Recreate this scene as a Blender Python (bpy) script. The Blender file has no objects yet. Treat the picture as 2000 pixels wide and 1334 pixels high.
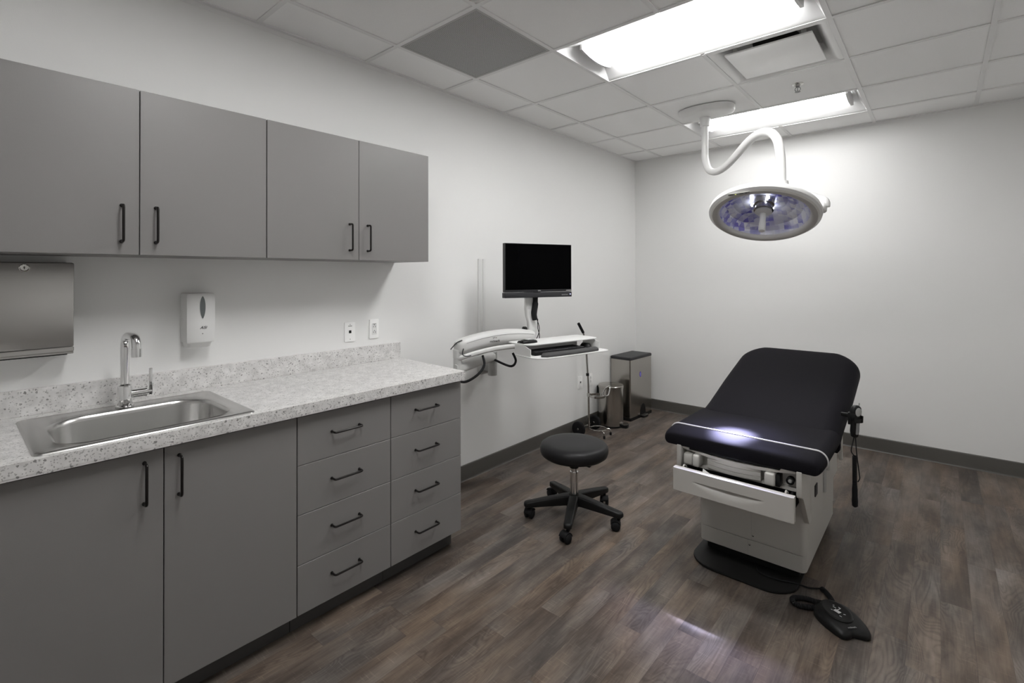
import bpy, bmesh, math, random
from mathutils import Vector, Matrix
random.seed(7)
PI = math.pi
SC = bpy.context.scene
COL = SC.collection
H = 2.7096            # ceiling height
D = 5.0591            # back wall
XR, YF = 3.62, -1.25  # right wall, wall behind the camera
XA, Y0, T = 0.3181, 1.6253, 0.6096

# ------------------------------------------------------------------ materials
def new_mat(name):
    m = bpy.data.materials.new(name); m.use_nodes = True
    nt = m.node_tree
    return m, nt, nt.nodes['Principled BSDF']

def N(nt, t, **kw):
    n = nt.nodes.new(t)
    for k, v in kw.items():
        if k in n.inputs: n.inputs[k].default_value = v
        else: setattr(n, k, v)
    return n

def plain(name, col, rough=.5, metal=0., bump=0., bscale=200., var=0., spec=.5, coat=0.):
    m, nt, b = new_mat(name)
    if not isinstance(col, tuple): col = (col, col, col)
    b.inputs['Base Color'].default_value = (*col, 1)
    b.inputs['Roughness'].default_value = rough
    b.inputs['Metallic'].default_value = metal
    b.inputs['Specular IOR Level'].default_value = spec
    if coat: b.inputs['Coat Weight'].default_value = coat; b.inputs['Coat Roughness'].default_value = .15
    tc = N(nt, 'ShaderNodeTexCoord')
    nz = N(nt, 'ShaderNodeTexNoise', Scale=bscale, Detail=3.)
    nt.links.new(tc.outputs['Object'], nz.inputs['Vector'])
    if var:
        mx = N(nt, 'ShaderNodeMix', data_type='RGBA')
        mx.inputs[6].default_value = tuple(c*(1-var) for c in col)+(1,)
        mx.inputs[7].default_value = tuple(min(1, c*(1+var)) for c in col)+(1,)
        nt.links.new(nz.outputs['Fac'], mx.inputs[0])
        nt.links.new(mx.outputs[2], b.inputs['Base Color'])
    if bump:
        bp = N(nt, 'ShaderNodeBump', Strength=bump, Distance=.002)
        nt.links.new(nz.outputs['Fac'], bp.inputs['Height'])
        nt.links.new(bp.outputs['Normal'], b.inputs['Normal'])
    return m

def emit(name, col, s):
    m, nt, b = new_mat(name)
    b.inputs['Base Color'].default_value = (.8, .8, .8, 1)
    b.inputs['Emission Color'].default_value = (*col, 1)
    b.inputs['Emission Strength'].default_value = s
    return m

def brushed(name, col, rough, stretch=(1, 1, 60), amt=.12):
    m, nt, b = new_mat(name)
    b.inputs['Base Color'].default_value = (*col, 1)
    b.inputs['Metallic'].default_value = 1
    tc = N(nt, 'ShaderNodeTexCoord'); mp = N(nt, 'ShaderNodeMapping'); mp.inputs['Scale'].default_value = stretch
    nz = N(nt, 'ShaderNodeTexNoise', Scale=6., Detail=4.)
    nt.links.new(tc.outputs['Object'], mp.inputs['Vector']); nt.links.new(mp.outputs['Vector'], nz.inputs['Vector'])
    mr = N(nt, 'ShaderNodeMapRange'); mr.inputs['To Min'].default_value = rough-amt*.5; mr.inputs['To Max'].default_value = rough+amt*.5
    nt.links.new(nz.outputs['Fac'], mr.inputs['Value']); nt.links.new(mr.outputs['Result'], b.inputs['Roughness'])
    return m

def ramp(nt, stops):
    r = nt.nodes.new('ShaderNodeValToRGB'); e = r.color_ramp.elements
    while len(e) < len(stops): e.new(.5)
    for i, (p, c) in enumerate(stops):
        e[i].position = p; e[i].color = (*c, 1) if isinstance(c, tuple) else (c, c, c, 1)
    return r

def math_node(nt, op, a, b=None, c=None):
    n = nt.nodes.new('ShaderNodeMath'); n.operation = op
    for i, v in enumerate((a, b, c)):
        if v is None: continue
        if isinstance(v, (int, float)): n.inputs[i].default_value = v
        else: nt.links.new(v, n.inputs[i])
    return n.outputs[0]

def floor_mat():
    m, nt, b = new_mat('wood_plank_vinyl'); L = nt.links.new
    tc = N(nt, 'ShaderNodeTexCoord'); sp = N(nt, 'ShaderNodeSeparateXYZ'); L(tc.outputs['Object'], sp.inputs[0])
    X, Y = sp.outputs['X'], sp.outputs['Y']
    W, LN = .1016, .915
    row = math_node(nt, 'FLOOR', math_node(nt, 'DIVIDE', X, W))
    wr = N(nt, 'ShaderNodeTexWhiteNoise', noise_dimensions='1D'); L(row, wr.inputs['W'])
    yo = math_node(nt, 'ADD', math_node(nt, 'DIVIDE', Y, LN), wr.outputs['Value'])
    pl = math_node(nt, 'FLOOR', yo)
    cid = N(nt, 'ShaderNodeCombineXYZ'); L(row, cid.inputs[0]); L(pl, cid.inputs[1])
    wn = N(nt, 'ShaderNodeTexWhiteNoise', noise_dimensions='3D'); L(cid.outputs[0], wn.inputs['Vector'])
    rnd = wn.outputs['Value']
    ro = math_node(nt, 'MULTIPLY', rnd, 37.)
    def coords(sx, sy):
        c = N(nt, 'ShaderNodeCombineXYZ')
        L(math_node(nt, 'MULTIPLY', X, sx), c.inputs[0]); L(math_node(nt, 'MULTIPLY', Y, sy), c.inputs[1]); L(ro, c.inputs[2])
        return c.outputs[0]
    def noise(sx, sy, det=4., rough=.55, dist=0.):
        n = N(nt, 'ShaderNodeTexNoise', Scale=1., Detail=det, Roughness=rough, Distortion=dist)
        L(coords(sx, sy), n.inputs['Vector']); return n.outputs['Fac']
    blotch = noise(9., 2.2, 5., .6)
    grain = noise(120., 4.5, 5., .6)
    # cathedral figure: contour lines of a stretched noise
    fig = noise(8., 1.5, 2., .45, .6)
    lines = math_node(nt, 'ABSOLUTE', math_node(nt, 'SINE', math_node(nt, 'MULTIPLY', fig, 85.)))
    figmask = N(nt, 'ShaderNodeMapRange'); L(noise(5., 1.4, 1.), figmask.inputs['Value'])
    figmask.inputs['From Min'].default_value = .42; figmask.inputs['From Max'].default_value = .62
    saw = noise(14., 150., 2., .5)
    sawm = N(nt, 'ShaderNodeMapRange'); L(saw, sawm.inputs['Value'])
    sawm.inputs['From Min'].default_value = .60; sawm.inputs['From Max'].default_value = .78
    t = math_node(nt, 'MULTIPLY_ADD', blotch, 1.35, -.24)
    t = math_node(nt, 'ADD', t, math_node(nt, 'MULTIPLY', math_node(nt, 'SUBTRACT', rnd, .5), .15))
    t = math_node(nt, 'ADD', t, math_node(nt, 'MULTIPLY', math_node(nt, 'SUBTRACT', grain, .5), .46))
    t = math_node(nt, 'ADD', t, math_node(nt, 'MULTIPLY', math_node(nt, 'MULTIPLY', math_node(nt, 'SUBTRACT', lines, .6), figmask.outputs[0]), .17))
    t = math_node(nt, 'ADD', t, math_node(nt, 'MULTIPLY', sawm.outputs[0], .2))
    cr = ramp(nt, [(.0, (.036, .029, .025)), (.28, (.075, .058, .047)), (.50, (.128, .100, .080)), (.75, (.195, .156, .126)), (1., (.32, .265, .22))])
    L(t, cr.inputs[0])
    # some planks greyer than others
    hs = N(nt, 'ShaderNodeHueSaturation'); L(cr.outputs[0], hs.inputs['Color'])
    wg = N(nt, 'ShaderNodeMapRange'); L(noise(6., 1.7, 2.), wg.inputs['Value']); wg.inputs['From Min'].default_value = .3; wg.inputs['From Max'].default_value = .7
    wg.inputs['To Min'].default_value = .55; wg.inputs['To Max'].default_value = 1.2
    L(wg.outputs[0], hs.inputs['Saturation'])
    # joints
    fx = math_node(nt, 'FRACT', math_node(nt, 'DIVIDE', X, W)); fy = math_node(nt, 'FRACT', yo)
    ex = math_node(nt, 'MULTIPLY', math_node(nt, 'MINIMUM', fx, math_node(nt, 'SUBTRACT', 1., fx)), W)
    ey = math_node(nt, 'MULTIPLY', math_node(nt, 'MINIMUM', fy, math_node(nt, 'SUBTRACT', 1., fy)), LN)
    j = math_node(nt, 'LESS_THAN', math_node(nt, 'MINIMUM', ex, ey), .0009)
    mx = N(nt, 'ShaderNodeMix', data_type='RGBA'); L(math_node(nt, 'MULTIPLY', j, .3), mx.inputs[0]); L(hs.outputs[0], mx.inputs[6]); mx.inputs[7].default_value = (.02, .017, .015, 1)
    L(mx.outputs[2], b.inputs['Base Color'])
    mr = N(nt, 'ShaderNodeMapRange'); L(grain, mr.inputs['Value']); mr.inputs['To Min'].default_value = .34; mr.inputs['To Max'].default_value = .5
    L(mr.outputs[0], b.inputs['Roughness'])
    b.inputs['Specular IOR Level'].default_value = .25
    bp = N(nt, 'ShaderNodeBump', Strength=.12, Distance=.001); L(t, bp.inputs['Height']); L(bp.outputs[0], b.inputs['Normal'])
    return m

def counter_mat():
    m, nt, b = new_mat('speckled_stone_laminate'); L = nt.links.new
    tc = N(nt, 'ShaderNodeTexCoord')
    nz = N(nt, 'ShaderNodeTexNoise', Scale=30., Detail=5.); L(tc.outputs['Object'], nz.inputs['Vector'])
    base = ramp(nt, [(.3, (.56, .55, .54)), (.6, (.70, .69, .68)), (.8, (.80, .79, .78))]); L(nz.outputs['Fac'], base.inputs[0])
    cur = base.outputs[0]
    for sc, th, rsel, col in ((75., .28, .87, (.24, .235, .23)), (130., .34, .80, (.40, .395, .385)), (210., .40, .76, (.34, .335, .33)), (48., .23, .90, (.46, .45, .44))):
        wp = N(nt, 'ShaderNodeTexNoise', Scale=sc*1.6, Detail=1.); L(tc.outputs['Object'], wp.inputs['Vector'])
        ad = N(nt, 'ShaderNodeVectorMath', operation='MULTIPLY_ADD'); L(wp.outputs['Color'], ad.inputs[0]); ad.inputs[1].default_value = (.6/sc,)*3; L(tc.outputs['Object'], ad.inputs[2])
        v = N(nt, 'ShaderNodeTexVoronoi', Scale=sc); L(ad.outputs[0], v.inputs['Vector'])
        s = N(nt, 'ShaderNodeSeparateColor'); L(v.outputs['Color'], s.inputs[0])
        a = math_node(nt, 'MULTIPLY', math_node(nt, 'LESS_THAN', v.outputs['Distance'], th), math_node(nt, 'GREATER_THAN', s.outputs[0], rsel))
        mx = N(nt, 'ShaderNodeMix', data_type='RGBA'); L(a, mx.inputs[0]); L(cur, mx.inputs[6]); mx.inputs[7].default_value = (*col, 1)
        cur = mx.outputs[2]
    L(cur, b.inputs['Base Color']); b.inputs['Roughness'].default_value = .33
    return m

def perforated_mat():
    m, nt, b = new_mat('perforated_metal'); L = nt.links.new
    tc = N(nt, 'ShaderNodeTexCoord'); sp = N(nt, 'ShaderNodeSeparateXYZ'); L(tc.outputs['Object'], sp.inputs[0])
    p = .0075
    def f(o): return math_node(nt, 'SUBTRACT', math_node(nt, 'FRACT', math_node(nt, 'DIVIDE', o, p)), .5)
    a, c = f(sp.outputs['X']), f(sp.outputs['Y'])
    r2 = math_node(nt, 'ADD', math_node(nt, 'MULTIPLY', a, a), math_node(nt, 'MULTIPLY', c, c))
    h = math_node(nt, 'LESS_THAN', r2, .095)
    mx = N(nt, 'ShaderNodeMix', data_type='RGBA'); L(h, mx.inputs[0]); mx.inputs[6].default_value = (.48, .48, .475, 1); mx.inputs[7].default_value = (.035, .035, .035, 1)
    L(mx.outputs[2], b.inputs['Base Color']); b.inputs['Roughness'].default_value = .6
    return m

def glass_mat(name, tint=(1, 1, 1), gloss=.12):
    m, nt, b = new_mat(name); L = nt.links.new
    tr = N(nt, 'ShaderNodeBsdfTransparent'); tr.inputs[0].default_value = (*tint, 1)
    gl = N(nt, 'ShaderNodeBsdfGlossy'); gl.inputs['Roughness'].default_value = .05
    fr = N(nt, 'ShaderNodeLayerWeight', Blend=.12)
    mx = N(nt, 'ShaderNodeMixShader'); L(math_node(nt, 'MULTIPLY_ADD', fr.outputs['Facing'], .22, .02), mx.inputs[0]); L(tr.outputs[0], mx.inputs[1]); L(gl.outputs[0], mx.inputs[2])
    L(mx.outputs[0], nt.nodes['Material Output'].inputs[0])
    return m

def facet_mat():
    m, nt, b = new_mat('violet_mirror_facets'); L = nt.links.new
    tc = N(nt, 'ShaderNodeTexCoord')
    v = N(nt, 'ShaderNodeTexVoronoi', Scale=38.); v.feature = 'F1'; v.distance = 'CHEBYCHEV'; v.inputs['Randomness'].default_value = .25
    L(tc.outputs['Object'], v.inputs['Vector'])
    s = N(nt, 'ShaderNodeSeparateColor'); L(v.outputs['Color'], s.inputs[0])
    big = N(nt, 'ShaderNodeTexNoise', Scale=7., Detail=1.); L(tc.outputs['Object'], big.inputs['Vector'])
    q = math_node(nt, 'ADD', math_node(nt, 'MULTIPLY', s.outputs[0], .45), big.outputs['Fac'])
    cr = ramp(nt, [(.42, (.20, .18, .56)), (.56, (.46, .46, .72)), (.72, (.72, .72, .84)), (.95, (.90, .90, .92))]); L(q, cr.inputs[0])
    L(cr.outputs[0], b.inputs['Base Color']); b.inputs['Metallic'].default_value = .45; b.inputs['Roughness'].default_value = .25
    bp = N(nt, 'ShaderNodeBump', Strength=.5, Distance=.004); L(s.outputs[1], bp.inputs['Height']); L(bp.outputs[0], b.inputs['Normal'])
    return m

M = dict(
    wall=plain('wall_paint', (.815, .815, .805), .75, bump=.10, bscale=260., spec=.3),
    tile=plain('ceiling_tile', (.93, .928, .922), .95, bump=.5, bscale=420., var=.04, spec=.1),
    tee=plain('ceiling_tee', (.80, .797, .792), .5),
    floor=floor_mat(), counter=counter_mat(),
    base=plain('vinyl_cove_base', (.083, .078, .070), .42, bump=.05, bscale=80.),
    cab=plain('taupe_laminate', (.202, .194, .191), .42, bump=.08, bscale=500., var=.02, spec=.45),
    cabin=plain('cabinet_carcass', (.03, .029, .028), .7),
    toe=plain('toe_kick', (.06, .058, .056), .6),
    handle=plain('black_bronze', (.02, .018, .017), .28, metal=.6),
    steel=brushed('brushed_steel', (.50, .49, .475), .30, (1, 1, 12), .02),
    steel_sink=brushed('sink_steel', (.56, .555, .545), .25, (60, 2, 60), .1),
    steel_v=brushed('brushed_steel_upright', (.45, .43, .40), .20, (60, 60, 1.5)),
    chrome=plain('chrome', (.78, .78, .78), .06, metal=1.),
    chrome_d=plain('satin_chrome', (.50, .49, .47), .2, metal=1.),
    white=plain('white_plastic', (.76, .76, .75), .35),
    armw=plain('arm_white', (.64, .64, .63), .4), armw2=plain('tray_white', (.72, .72, .71), .4),
    platew=plain('plate_white', (.93, .93, .92), .3),
    white2=plain('powder_coat_white', (.87, .87, .86), .4, bump=.03, bscale=600.),
    track=plain('grey_track', (.76, .76, .75), .5),
    ivory=plain('warm_white_plastic', (.55, .535, .505), .38),
    ivory2=plain('warm_grey_plastic', (.52, .505, .475), .45),
    vinyl=plain('black_upholstery', (.0128, .0122, .0148), .5, bump=.12, bscale=350., spec=.015),
    piping=plain('grey_piping', (.55, .54, .54), .5),
    black=plain('black_plastic', (.010, .010, .010), .42, bump=.06, bscale=500., spec=.22),
    blackm=plain('black_rubber', (.011, .011, .012), .7, spec=.2),
    dark=plain('dark_grey_plastic', (.032, .032, .035), .45, spec=.25),
    grey=plain('grey_plastic', (.25, .25, .25), .5),
    greyl=plain('light_grey_plastic', (.42, .42, .41), .5),
    screen=plain('screen_glass', (.0008, .0008, .001), .15, spec=.03),
    ink=plain('dark_ink', (.03, .03, .03), .6),
    inkw=plain('pale_ink', (.62, .62, .62), .6),
    window=plain('grey_window_plastic', (.13, .145, .145), .25),
    refl=plain('fixture_white', (.86, .86, .86), .45),
    bracket=plain('fixture_grey', (.60, .60, .60), .5),
    lamp=emit('lit_diffuser', (1., .996, .99), 27.), lamp2=emit('lit_diffuser_rear', (1., .996, .99), 13.5), lamp3=emit('added_fill_diffuser', (1., .996, .99), 22.),  # rear lens weakened to calm the back wall; last serves the added fixture
    bulb=emit('lit_bulb', (.82, .86, 1.), 26.),
    bulbr=emit('lit_handle_glow', (.85, .88, 1.), 1.6),
    led=emit('blue_led', (.10, .08, 1.), 1.1), ledw=emit('power_led', (.45, .45, 1.), .9), ledy=emit('yellow_led', (.8, .9, .1), .8),
    perf=perforated_mat(), duct=plain('duct_grey', (.50, .50, .49), .5), hole=plain('dark_opening', (.006, .006, .006), .9),
    glass=glass_mat('clear_glass'), facet=facet_mat(),
    paper=plain('paper', (.72, .72, .70), .8),
)

# ------------------------------------------------------------------ mesh helpers
def frame(origin=(0, 0, 0), x=(1, 0, 0), y=(0, 1, 0), z=(0, 0, 1)):
    m = Matrix.Identity(4)
    for i, v in enumerate((x, y, z)):
        for j in range(3): m[j][i] = v[j]
    for j in range(3): m[j][3] = origin[j]
    return m

def axis_frame(origin, d):
    z = Vector(d).normalized(); a = Vector((0, 0, 1)) if abs(z.z) < .9 else Vector((1, 0, 0))
    x = a.cross(z).normalized(); y = z.cross(x)
    return frame(origin, x, y, z)

class MB:
    def __init__(s, m=None): s.bm = bmesh.new(); s.m = m or Matrix.Identity(4)
    def add(s, t, m=None):
        t.transform(s.m @ m if m is not None else s.m)
        me = bpy.data.meshes.new('t'); t.to_mesh(me); t.free(); s.bm.from_mesh(me); bpy.data.meshes.remove(me); return s
    def box(s, x0, x1, y0, y1, z0, z1, bev=0., seg=2, m=None):
        t = bmesh.new(); bmesh.ops.create_cube(t, size=1)
        for v in t.verts:
            v.co = Vector(((x0+x1)/2+v.co.x*(x1-x0), (y0+y1)/2+v.co.y*(y1-y0), (z0+z1)/2+v.co.z*(z1-z0)))
        if bev: bmesh.ops.bevel(t, geom=t.edges[:], offset=bev, segments=seg, profile=.5, affect='EDGES')
        return s.add(t, m)
    def rings(s, rings, cap0=True, cap1=True, closed=False, m=None):
        t = bmesh.new(); R = [[t.verts.new(p) for p in r] for r in rings]; n = len(R[0])
        pairs = list(zip(R, R[1:])) + ([(R[-1], R[0])] if closed else [])
        for a, b in pairs:
            for i in range(n):
                j = (i+1) % n
                try: t.faces.new((a[i], a[j], b[j], b[i]))
                except ValueError: pass
        if not closed:
            if cap0: t.faces.new(R[0][::-1])
            if cap1: t.faces.new(R[-1])
        bmesh.ops.remove_doubles(t, verts=t.verts[:], dist=1e-6)
        bmesh.ops.recalc_face_normals(t, faces=t.faces[:])
        return s.add(t, m)
    def tube(s, pts, r, seg=12, closed=False, m=None):
        P = [Vector(p) for p in pts]; n = len(P); rs = r if isinstance(r, (list, tuple)) else [r]*n
        def tan(i):
            if closed: return (P[(i+1) % n]-P[(i-1) % n]).normalized()
            return (P[min(i+1, n-1)]-P[max(i-1, 0)]).normalized()
        t0 = tan(0); up = Vector((0, 0, 1)) if abs(t0.z) < .9 else Vector((1, 0, 0))
        u = (up - t0*up.dot(t0)).normalized(); R = []
        for i in range(n):
            t = tan(i); u = (u - t*u.dot(t)).normalized(); w = t.cross(u)
            R.append([P[i]+(u*math.cos(a)+w*math.sin(a))*rs[i] for a in (2*PI*k/seg for k in range(seg))])
        return s.rings(R, closed=closed, m=m)
    def lathe(s, prof, m=None, seg=40, cap0=True, cap1=True):
        return s.rings([[(r*math.cos(2*PI*k/seg), r*math.sin(2*PI*k/seg), z) for k in range(seg)] for r, z in prof], cap0, cap1, m=m)
    def cyl(s, a, b, r, seg=20, m=None):
        a, b = Vector(a), Vector(b); L = (b-a).length; e = min(.0012, L*.2, r*.2)
        f = axis_frame(a, b-a)
        return s.lathe([(r-e, 0), (r, e), (r, L-e), (r-e, L)], f if m is None else m @ f, seg)
    def prism(s, poly, z0, z1, bev=0., m=None):
        t = bmesh.new(); a = [t.verts.new((*p, z0)) for p in poly]; b = [t.verts.new((*p, z1)) for p in poly]; n = len(poly)
        t.faces.new(a[::-1]); t.faces.new(b)
        for i in range(n): t.faces.new((a[i], a[(i+1) % n], b[(i+1) % n], b[i]))
        bmesh.ops.recalc_face_normals(t, faces=t.faces[:])
        if bev:
            es = [e for e in t.edges if len(e.link_faces) == 2 and e.calc_face_angle(0) > .9]
            bmesh.ops.bevel(t, geom=es, offset=bev, segments=2, profile=.5, affect='EDGES')
        return s.add(t, m)
    def build(s, name, mat, parent=None, smooth=35., world=True):
        bm = s.bm
        if parent is not None and world: bm.transform(WM[parent.name].inverted())
        bm.normal_update()
        if smooth:
            a = math.radians(smooth)
            for f in bm.faces: f.smooth = True
            for e in bm.edges:
                e.smooth = len(e.link_faces) == 2 and e.calc_face_angle(0) < a
        me = bpy.data.meshes.new(name); bm.to_mesh(me); bm.free()
        me.materials.append(mat if not isinstance(mat, str) else M[mat])
        o = bpy.data.objects.new(name, me); COL.objects.link(o)
        if parent is not None: o.parent = parent; WM[o.name] = WM[parent.name]
        else: WM[o.name] = Matrix.Identity(4)
        return o
WM = {}
def tag(o, label, cat, group=None):
    o['label'] = label; o['category'] = cat
    if group: o['group'] = group
    return o
def thing(name, label, cat, loc=(0, 0, 0), rz=0., group=None):
    o = bpy.data.objects.new(name, None); COL.objects.link(o); o.empty_display_size = .05
    o.location = loc; o.rotation_euler = (0, 0, rz)
    WM[o.name] = Matrix.Translation(loc) @ Matrix.Rotation(rz, 4, 'Z')
    return tag(o, label, cat, group)
def struct(name, mb, mat, parent=None, smooth=35.):
    o = mb.build(name, mat, parent, smooth)
    if parent is None: o['kind'] = 'structure'
    return o
def text(name, body, size, m, mat, parent, ext=.0006, sx=1., shear=0.):
    c = bpy.data.curves.new(name, 'FONT'); c.body = body; c.size = size; c.extrude = ext; c.align_x = 'CENTER'; c.align_y = 'CENTER'; c.shear = shear
    o = bpy.data.objects.new('t', c); COL.objects.link(o)
    dg = bpy.context.evaluated_depsgraph_get(); me = bpy.data.meshes.new_from_object(o.evaluated_get(dg))
    bpy.data.objects.remove(o); bpy.data.curves.remove(c)
    mb = MB(); mb.bm.from_mesh(me); bpy.data.meshes.remove(me)
    mb.bm.transform(m @ Matrix.Diagonal((sx, 1, 1, 1)))
    return mb.build(name, mat, parent, None)
def arc(cx, cy, r, a0, a1, n):
    return [(cx+r*math.cos(math.radians(a0+(a1-a0)*i/n)), cy+r*math.sin(math.radians(a0+(a1-a0)*i/n))) for i in range(n+1)]
def rrect(x0, x1, y0, y1, r, n=6):
    rr = r if isinstance(r, (list, tuple)) else [r]*4   # corners: (x1,y1),(x0,y1),(x0,y0),(x1,y0)
    return (arc(x1-rr[0], y1-rr[0], rr[0], 0, 90, n)+arc(x0+rr[1], y1-rr[1], rr[1], 90, 180, n)
            + arc(x0+rr[2], y0+rr[2], rr[2], 180, 270, n)+arc(x1-rr[3], y0+rr[3], rr[3], 270, 360, n))
def spline(pts, n=10, closed=False):
    P = [Vector(p) for p in pts]; out = []; m = len(P)
    rng = range(m if closed else m-1)
    for i in rng:
        if closed: a, b, c, d = P[(i-1) % m], P[i], P[(i+1) % m], P[(i+2) % m]
        else: a, b, c, d = P[max(i-1, 0)], P[i], P[i+1], P[min(i+2, m-1)]
        for k in range(n):
            t = k/n
            out.append(.5*((2*b)+(c-a)*t+(2*a-5*b+4*c-d)*t*t+(3*b-a-3*c+d)*t**3))
    if not closed: out.append(P[-1])
    return out
def fillet(pts, r, n=6):
    P = [Vector(p) for p in pts]; out = [P[0]]
    for i in range(1, len(P)-1):
        a, b, c = P[i-1], P[i], P[i+1]; u = (a-b).normalized(); v = (c-b).normalized()
        ang = u.angle(v); d = min(r/math.tan(ang/2), (a-b).length*.49, (c-b).length*.49)
        p, q = b+u*d, b+v*d
        for k in range(n+1):
            t = k/n; out.append(p*(1-t)**2+b*2*t*(1-t)+q*t*t)
    out.append(P[-1]); return out

# ------------------------------------------------------------------ room shell
struct('floor', MB().box(-.1, XR+.1, YF-.1, D+.1, -.06, 0), 'floor')
struct('wall_left', MB().box(-.12, 0, YF-.1, D, 0, H+.25), 'wall')
struct('wall_back', MB().box(-.12, XR+.1, D, D+.12, 0, H+.25), 'wall')
struct('wall_right', MB().box(XR, XR+.12, YF-.1, D, 0, H+.25), 'wall')
struct('wall_front', MB().box(0, XR, YF-.12, YF, 0, H+.25), 'wall')
def cove(p0, p1, nrm):     # cove base: a profile swept along the wall
    p0, p1, n = Vector(p0), Vector(p1), Vector(nrm)
    prof = [(.0005, 0), (.014, 0), (.011, .003), (.0085, .008), (.0075, .016), (.0075, .103), (.006, .108), (.0035, .1105), (.0005, .111)]
    return MB().rings([[p+n*d+Vector((0, 0, z)) for d, z in prof] for p in (p0, p1)])
struct('baseboard_left', cove((0, 1.86, 0), (0, D, 0), (1, 0, 0)), 'base')
struct('baseboard_back', cove((.009, D, 0), (XR, D, 0), (0, -1, 0)), 'base')
struct('baseboard_right', cove((XR, YF, 0), (XR, D-.009, 0), (-1, 0, 0)), 'base')

# ceiling: lay-in tiles as one mesh with openings where fixtures sit, and the tee grid as its part
gx = [XA+T*i for i in range(-1, 7)]; gx[0] = 0.; gx = [g for g in gx if g < XR]+[XR]
gy = [Y0+T*i for i in range(-5, 7)]; gy = [YF]+[g for g in gy if YF < g < D-.05]+[D]
XB, XC, XD = XA+T, XA+2*T, XA+3*T
Y = lambda k: Y0+k*T
openings = [(XB, XD, Y(-2), Y(-1)), (XA, XB, Y(0), Y(1)), (XB, XD, Y(1), Y(2)), (XC, XD, Y(2), Y(3)), (XB, XD, Y(4), Y(5))]
cm = MB()
for i in range(len(gx)-1):
    for j in range(len(gy)-1):
        mx, my = (gx[i]+gx[i+1])/2, (gy[j]+gy[j+1])/2
        if any(a < mx < b and c < my < d for a, b, c, d in openings): continue
        dz = .006+random.uniform(-.0006, .0012)
        cm.box(gx[i]+.001, gx[i+1]-.001, gy[j]+.001, gy[j+1]-.001, H+dz, H+.022)
ceiling = struct('ceiling', cm, 'tile', None, None)
tm = MB(); w = .012
for g in gx[1:-1]:
    segs = [(YF, D)]
    if abs(g-XC) < .01: segs = [(YF, Y(-2)), (Y(-1), Y(1)), (Y(2), Y(4)), (Y(5), D)]
    for a, b in segs: tm.box(g-w, g+w, a, b, H, H+.0055)
for g in gy[1:-1]:
    for i in range(len(gx)-1): tm.box(gx[i]+(w if i else 0), gx[i+1]-(w if i < len(gx)-2 else 0), g-w, g+w, H, H+.0055)
tm.box(0, .022, YF, D, H-.001, H+.006).box(XR-.022, XR, YF, D, H-.001, H+.006).box(.022, XR-.022, D-.022, D, H-.001, H+.006).box(.022, XR-.022, YF, YF+.022, H-.001, H+.006)
tm.box(0, .0012, YF, D, H-.022, H-.001).box(.0012, XR, D-.0012, D, H-.022, H-.001)
struct('ceiling_grid', tm, 'tee', ceiling)

# ------------------------------------------------------------------ ceiling fixtures
def troffer(x0, x1, y0, y1, label, lm='lamp'):
    t = thing('ceiling_light', label, 'ceiling light', ((x0+x1)/2, (y0+y1)/2, H), 0, 'recessed fluorescent troffers')
    a, b, c, d = x0+w+.001, x1-w-.001, y0+w+.001, y1-w-.001; ym = (c+d)/2; g = 2.5e-3
    hm = MB()   # reflector: two curved wings rising to the middle
    n = 14; prof = []
    for k in range(n+1):
        s = k/n; prof.append((c+(ym-c)*s, H+.003+.088*math.sin(s*PI/2)))
    for k in range(n-1, -1, -1):
        s = k/n; prof.append((d+(ym-d)*s, H+.003+.088*math.sin(s*PI/2)))
    out = [(d+.004, H+.003), (d+.004, H+.115), (c-.004, H+.115), (c-.004, H+.003)]
    ring = prof+out
    hm.rings([[(x, yy, zz) for yy, zz in ring] for x in (a, b)], False, False)
    hm.build('reflector', 'refl', t)
    for xa, sg in ((a, 1), (b, -1)):
        em = MB(); em.rings([[(xa, yy, zz) for yy, zz in prof], [(xa+sg*.05*max(0, zz-H-.003)/.088, yy, zz) for yy, zz in prof]])
        em.build('end_plate', 'refl', t)
    # flat lit lens, barely bowed, standing a little proud of the reflector
    L = MB(); hw = .155; n = 12
    low = [(ym-hw+2*hw*k/n, H+.012+.022*(2*k/n-1)**2) for k in range(n+1)]
    top = [(ym+hw, H+.048), (ym-hw, H+.048)]
    L.rings([[(x, yy, zz) for yy, zz in low+top] for x in (a+.085, b-.085)])
    L.build('lens', lm, t)
    for xa, xb in ((a+.070, a+.085), (b-.085, b-.070)):
        B = MB(); hw2 = hw+.008
        lo = [(ym-hw2+2*hw2*k/n, H+.006+.022*(2*k/n-1)**2) for k in range(n+1)]
        B.rings([[(x, yy, zz) for yy, zz in lo+[(ym+hw2, H+.085), (ym-hw2, H+.085)]] for x in (xa, xb)])
        B.build('lens_bracket', 'bracket', t)
troffer(XB, XD, Y(1), Y(2), 'large lit ceiling light nearest the camera, between the dark return grille and the supply diffuser')
troffer(XB, XD, Y(-2), Y(-1), 'added ceiling light, unseen above the sink end, brightening the left side of the room', 'lamp3')  # unseen fixture added to lift the dark left side of the room
troffer(XB, XD, Y(4), Y(5), 'farther lit ceiling light near the back wall, behind the surgical lamp stem', 'lamp2')

t = thing('return_grille', 'square dark perforated air return grille in the ceiling', 'air vent', ((XA+XB)/2, Y(.5), H))
a, b, c, d = XA+w+.001, XB-w-.001, Y(0)+w+.001, Y(1)-w-.001
fm = MB()
fm.box(a, b, c, c+.014, H+.0, H+.007).box(a, b, d-.014, d, H+.0, H+.007).box(a, a+.014, c+.014, d-.014, H, H+.007).box(b-.014, b, c+.014, d-.014, H, H+.007)
fm.build('grille_frame', 'greyl', t)
MB().box(a+.014, b-.014, c+.014, d-.014, H+.0015, H+.006).build('perforated_panel', 'perf', t)

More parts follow.
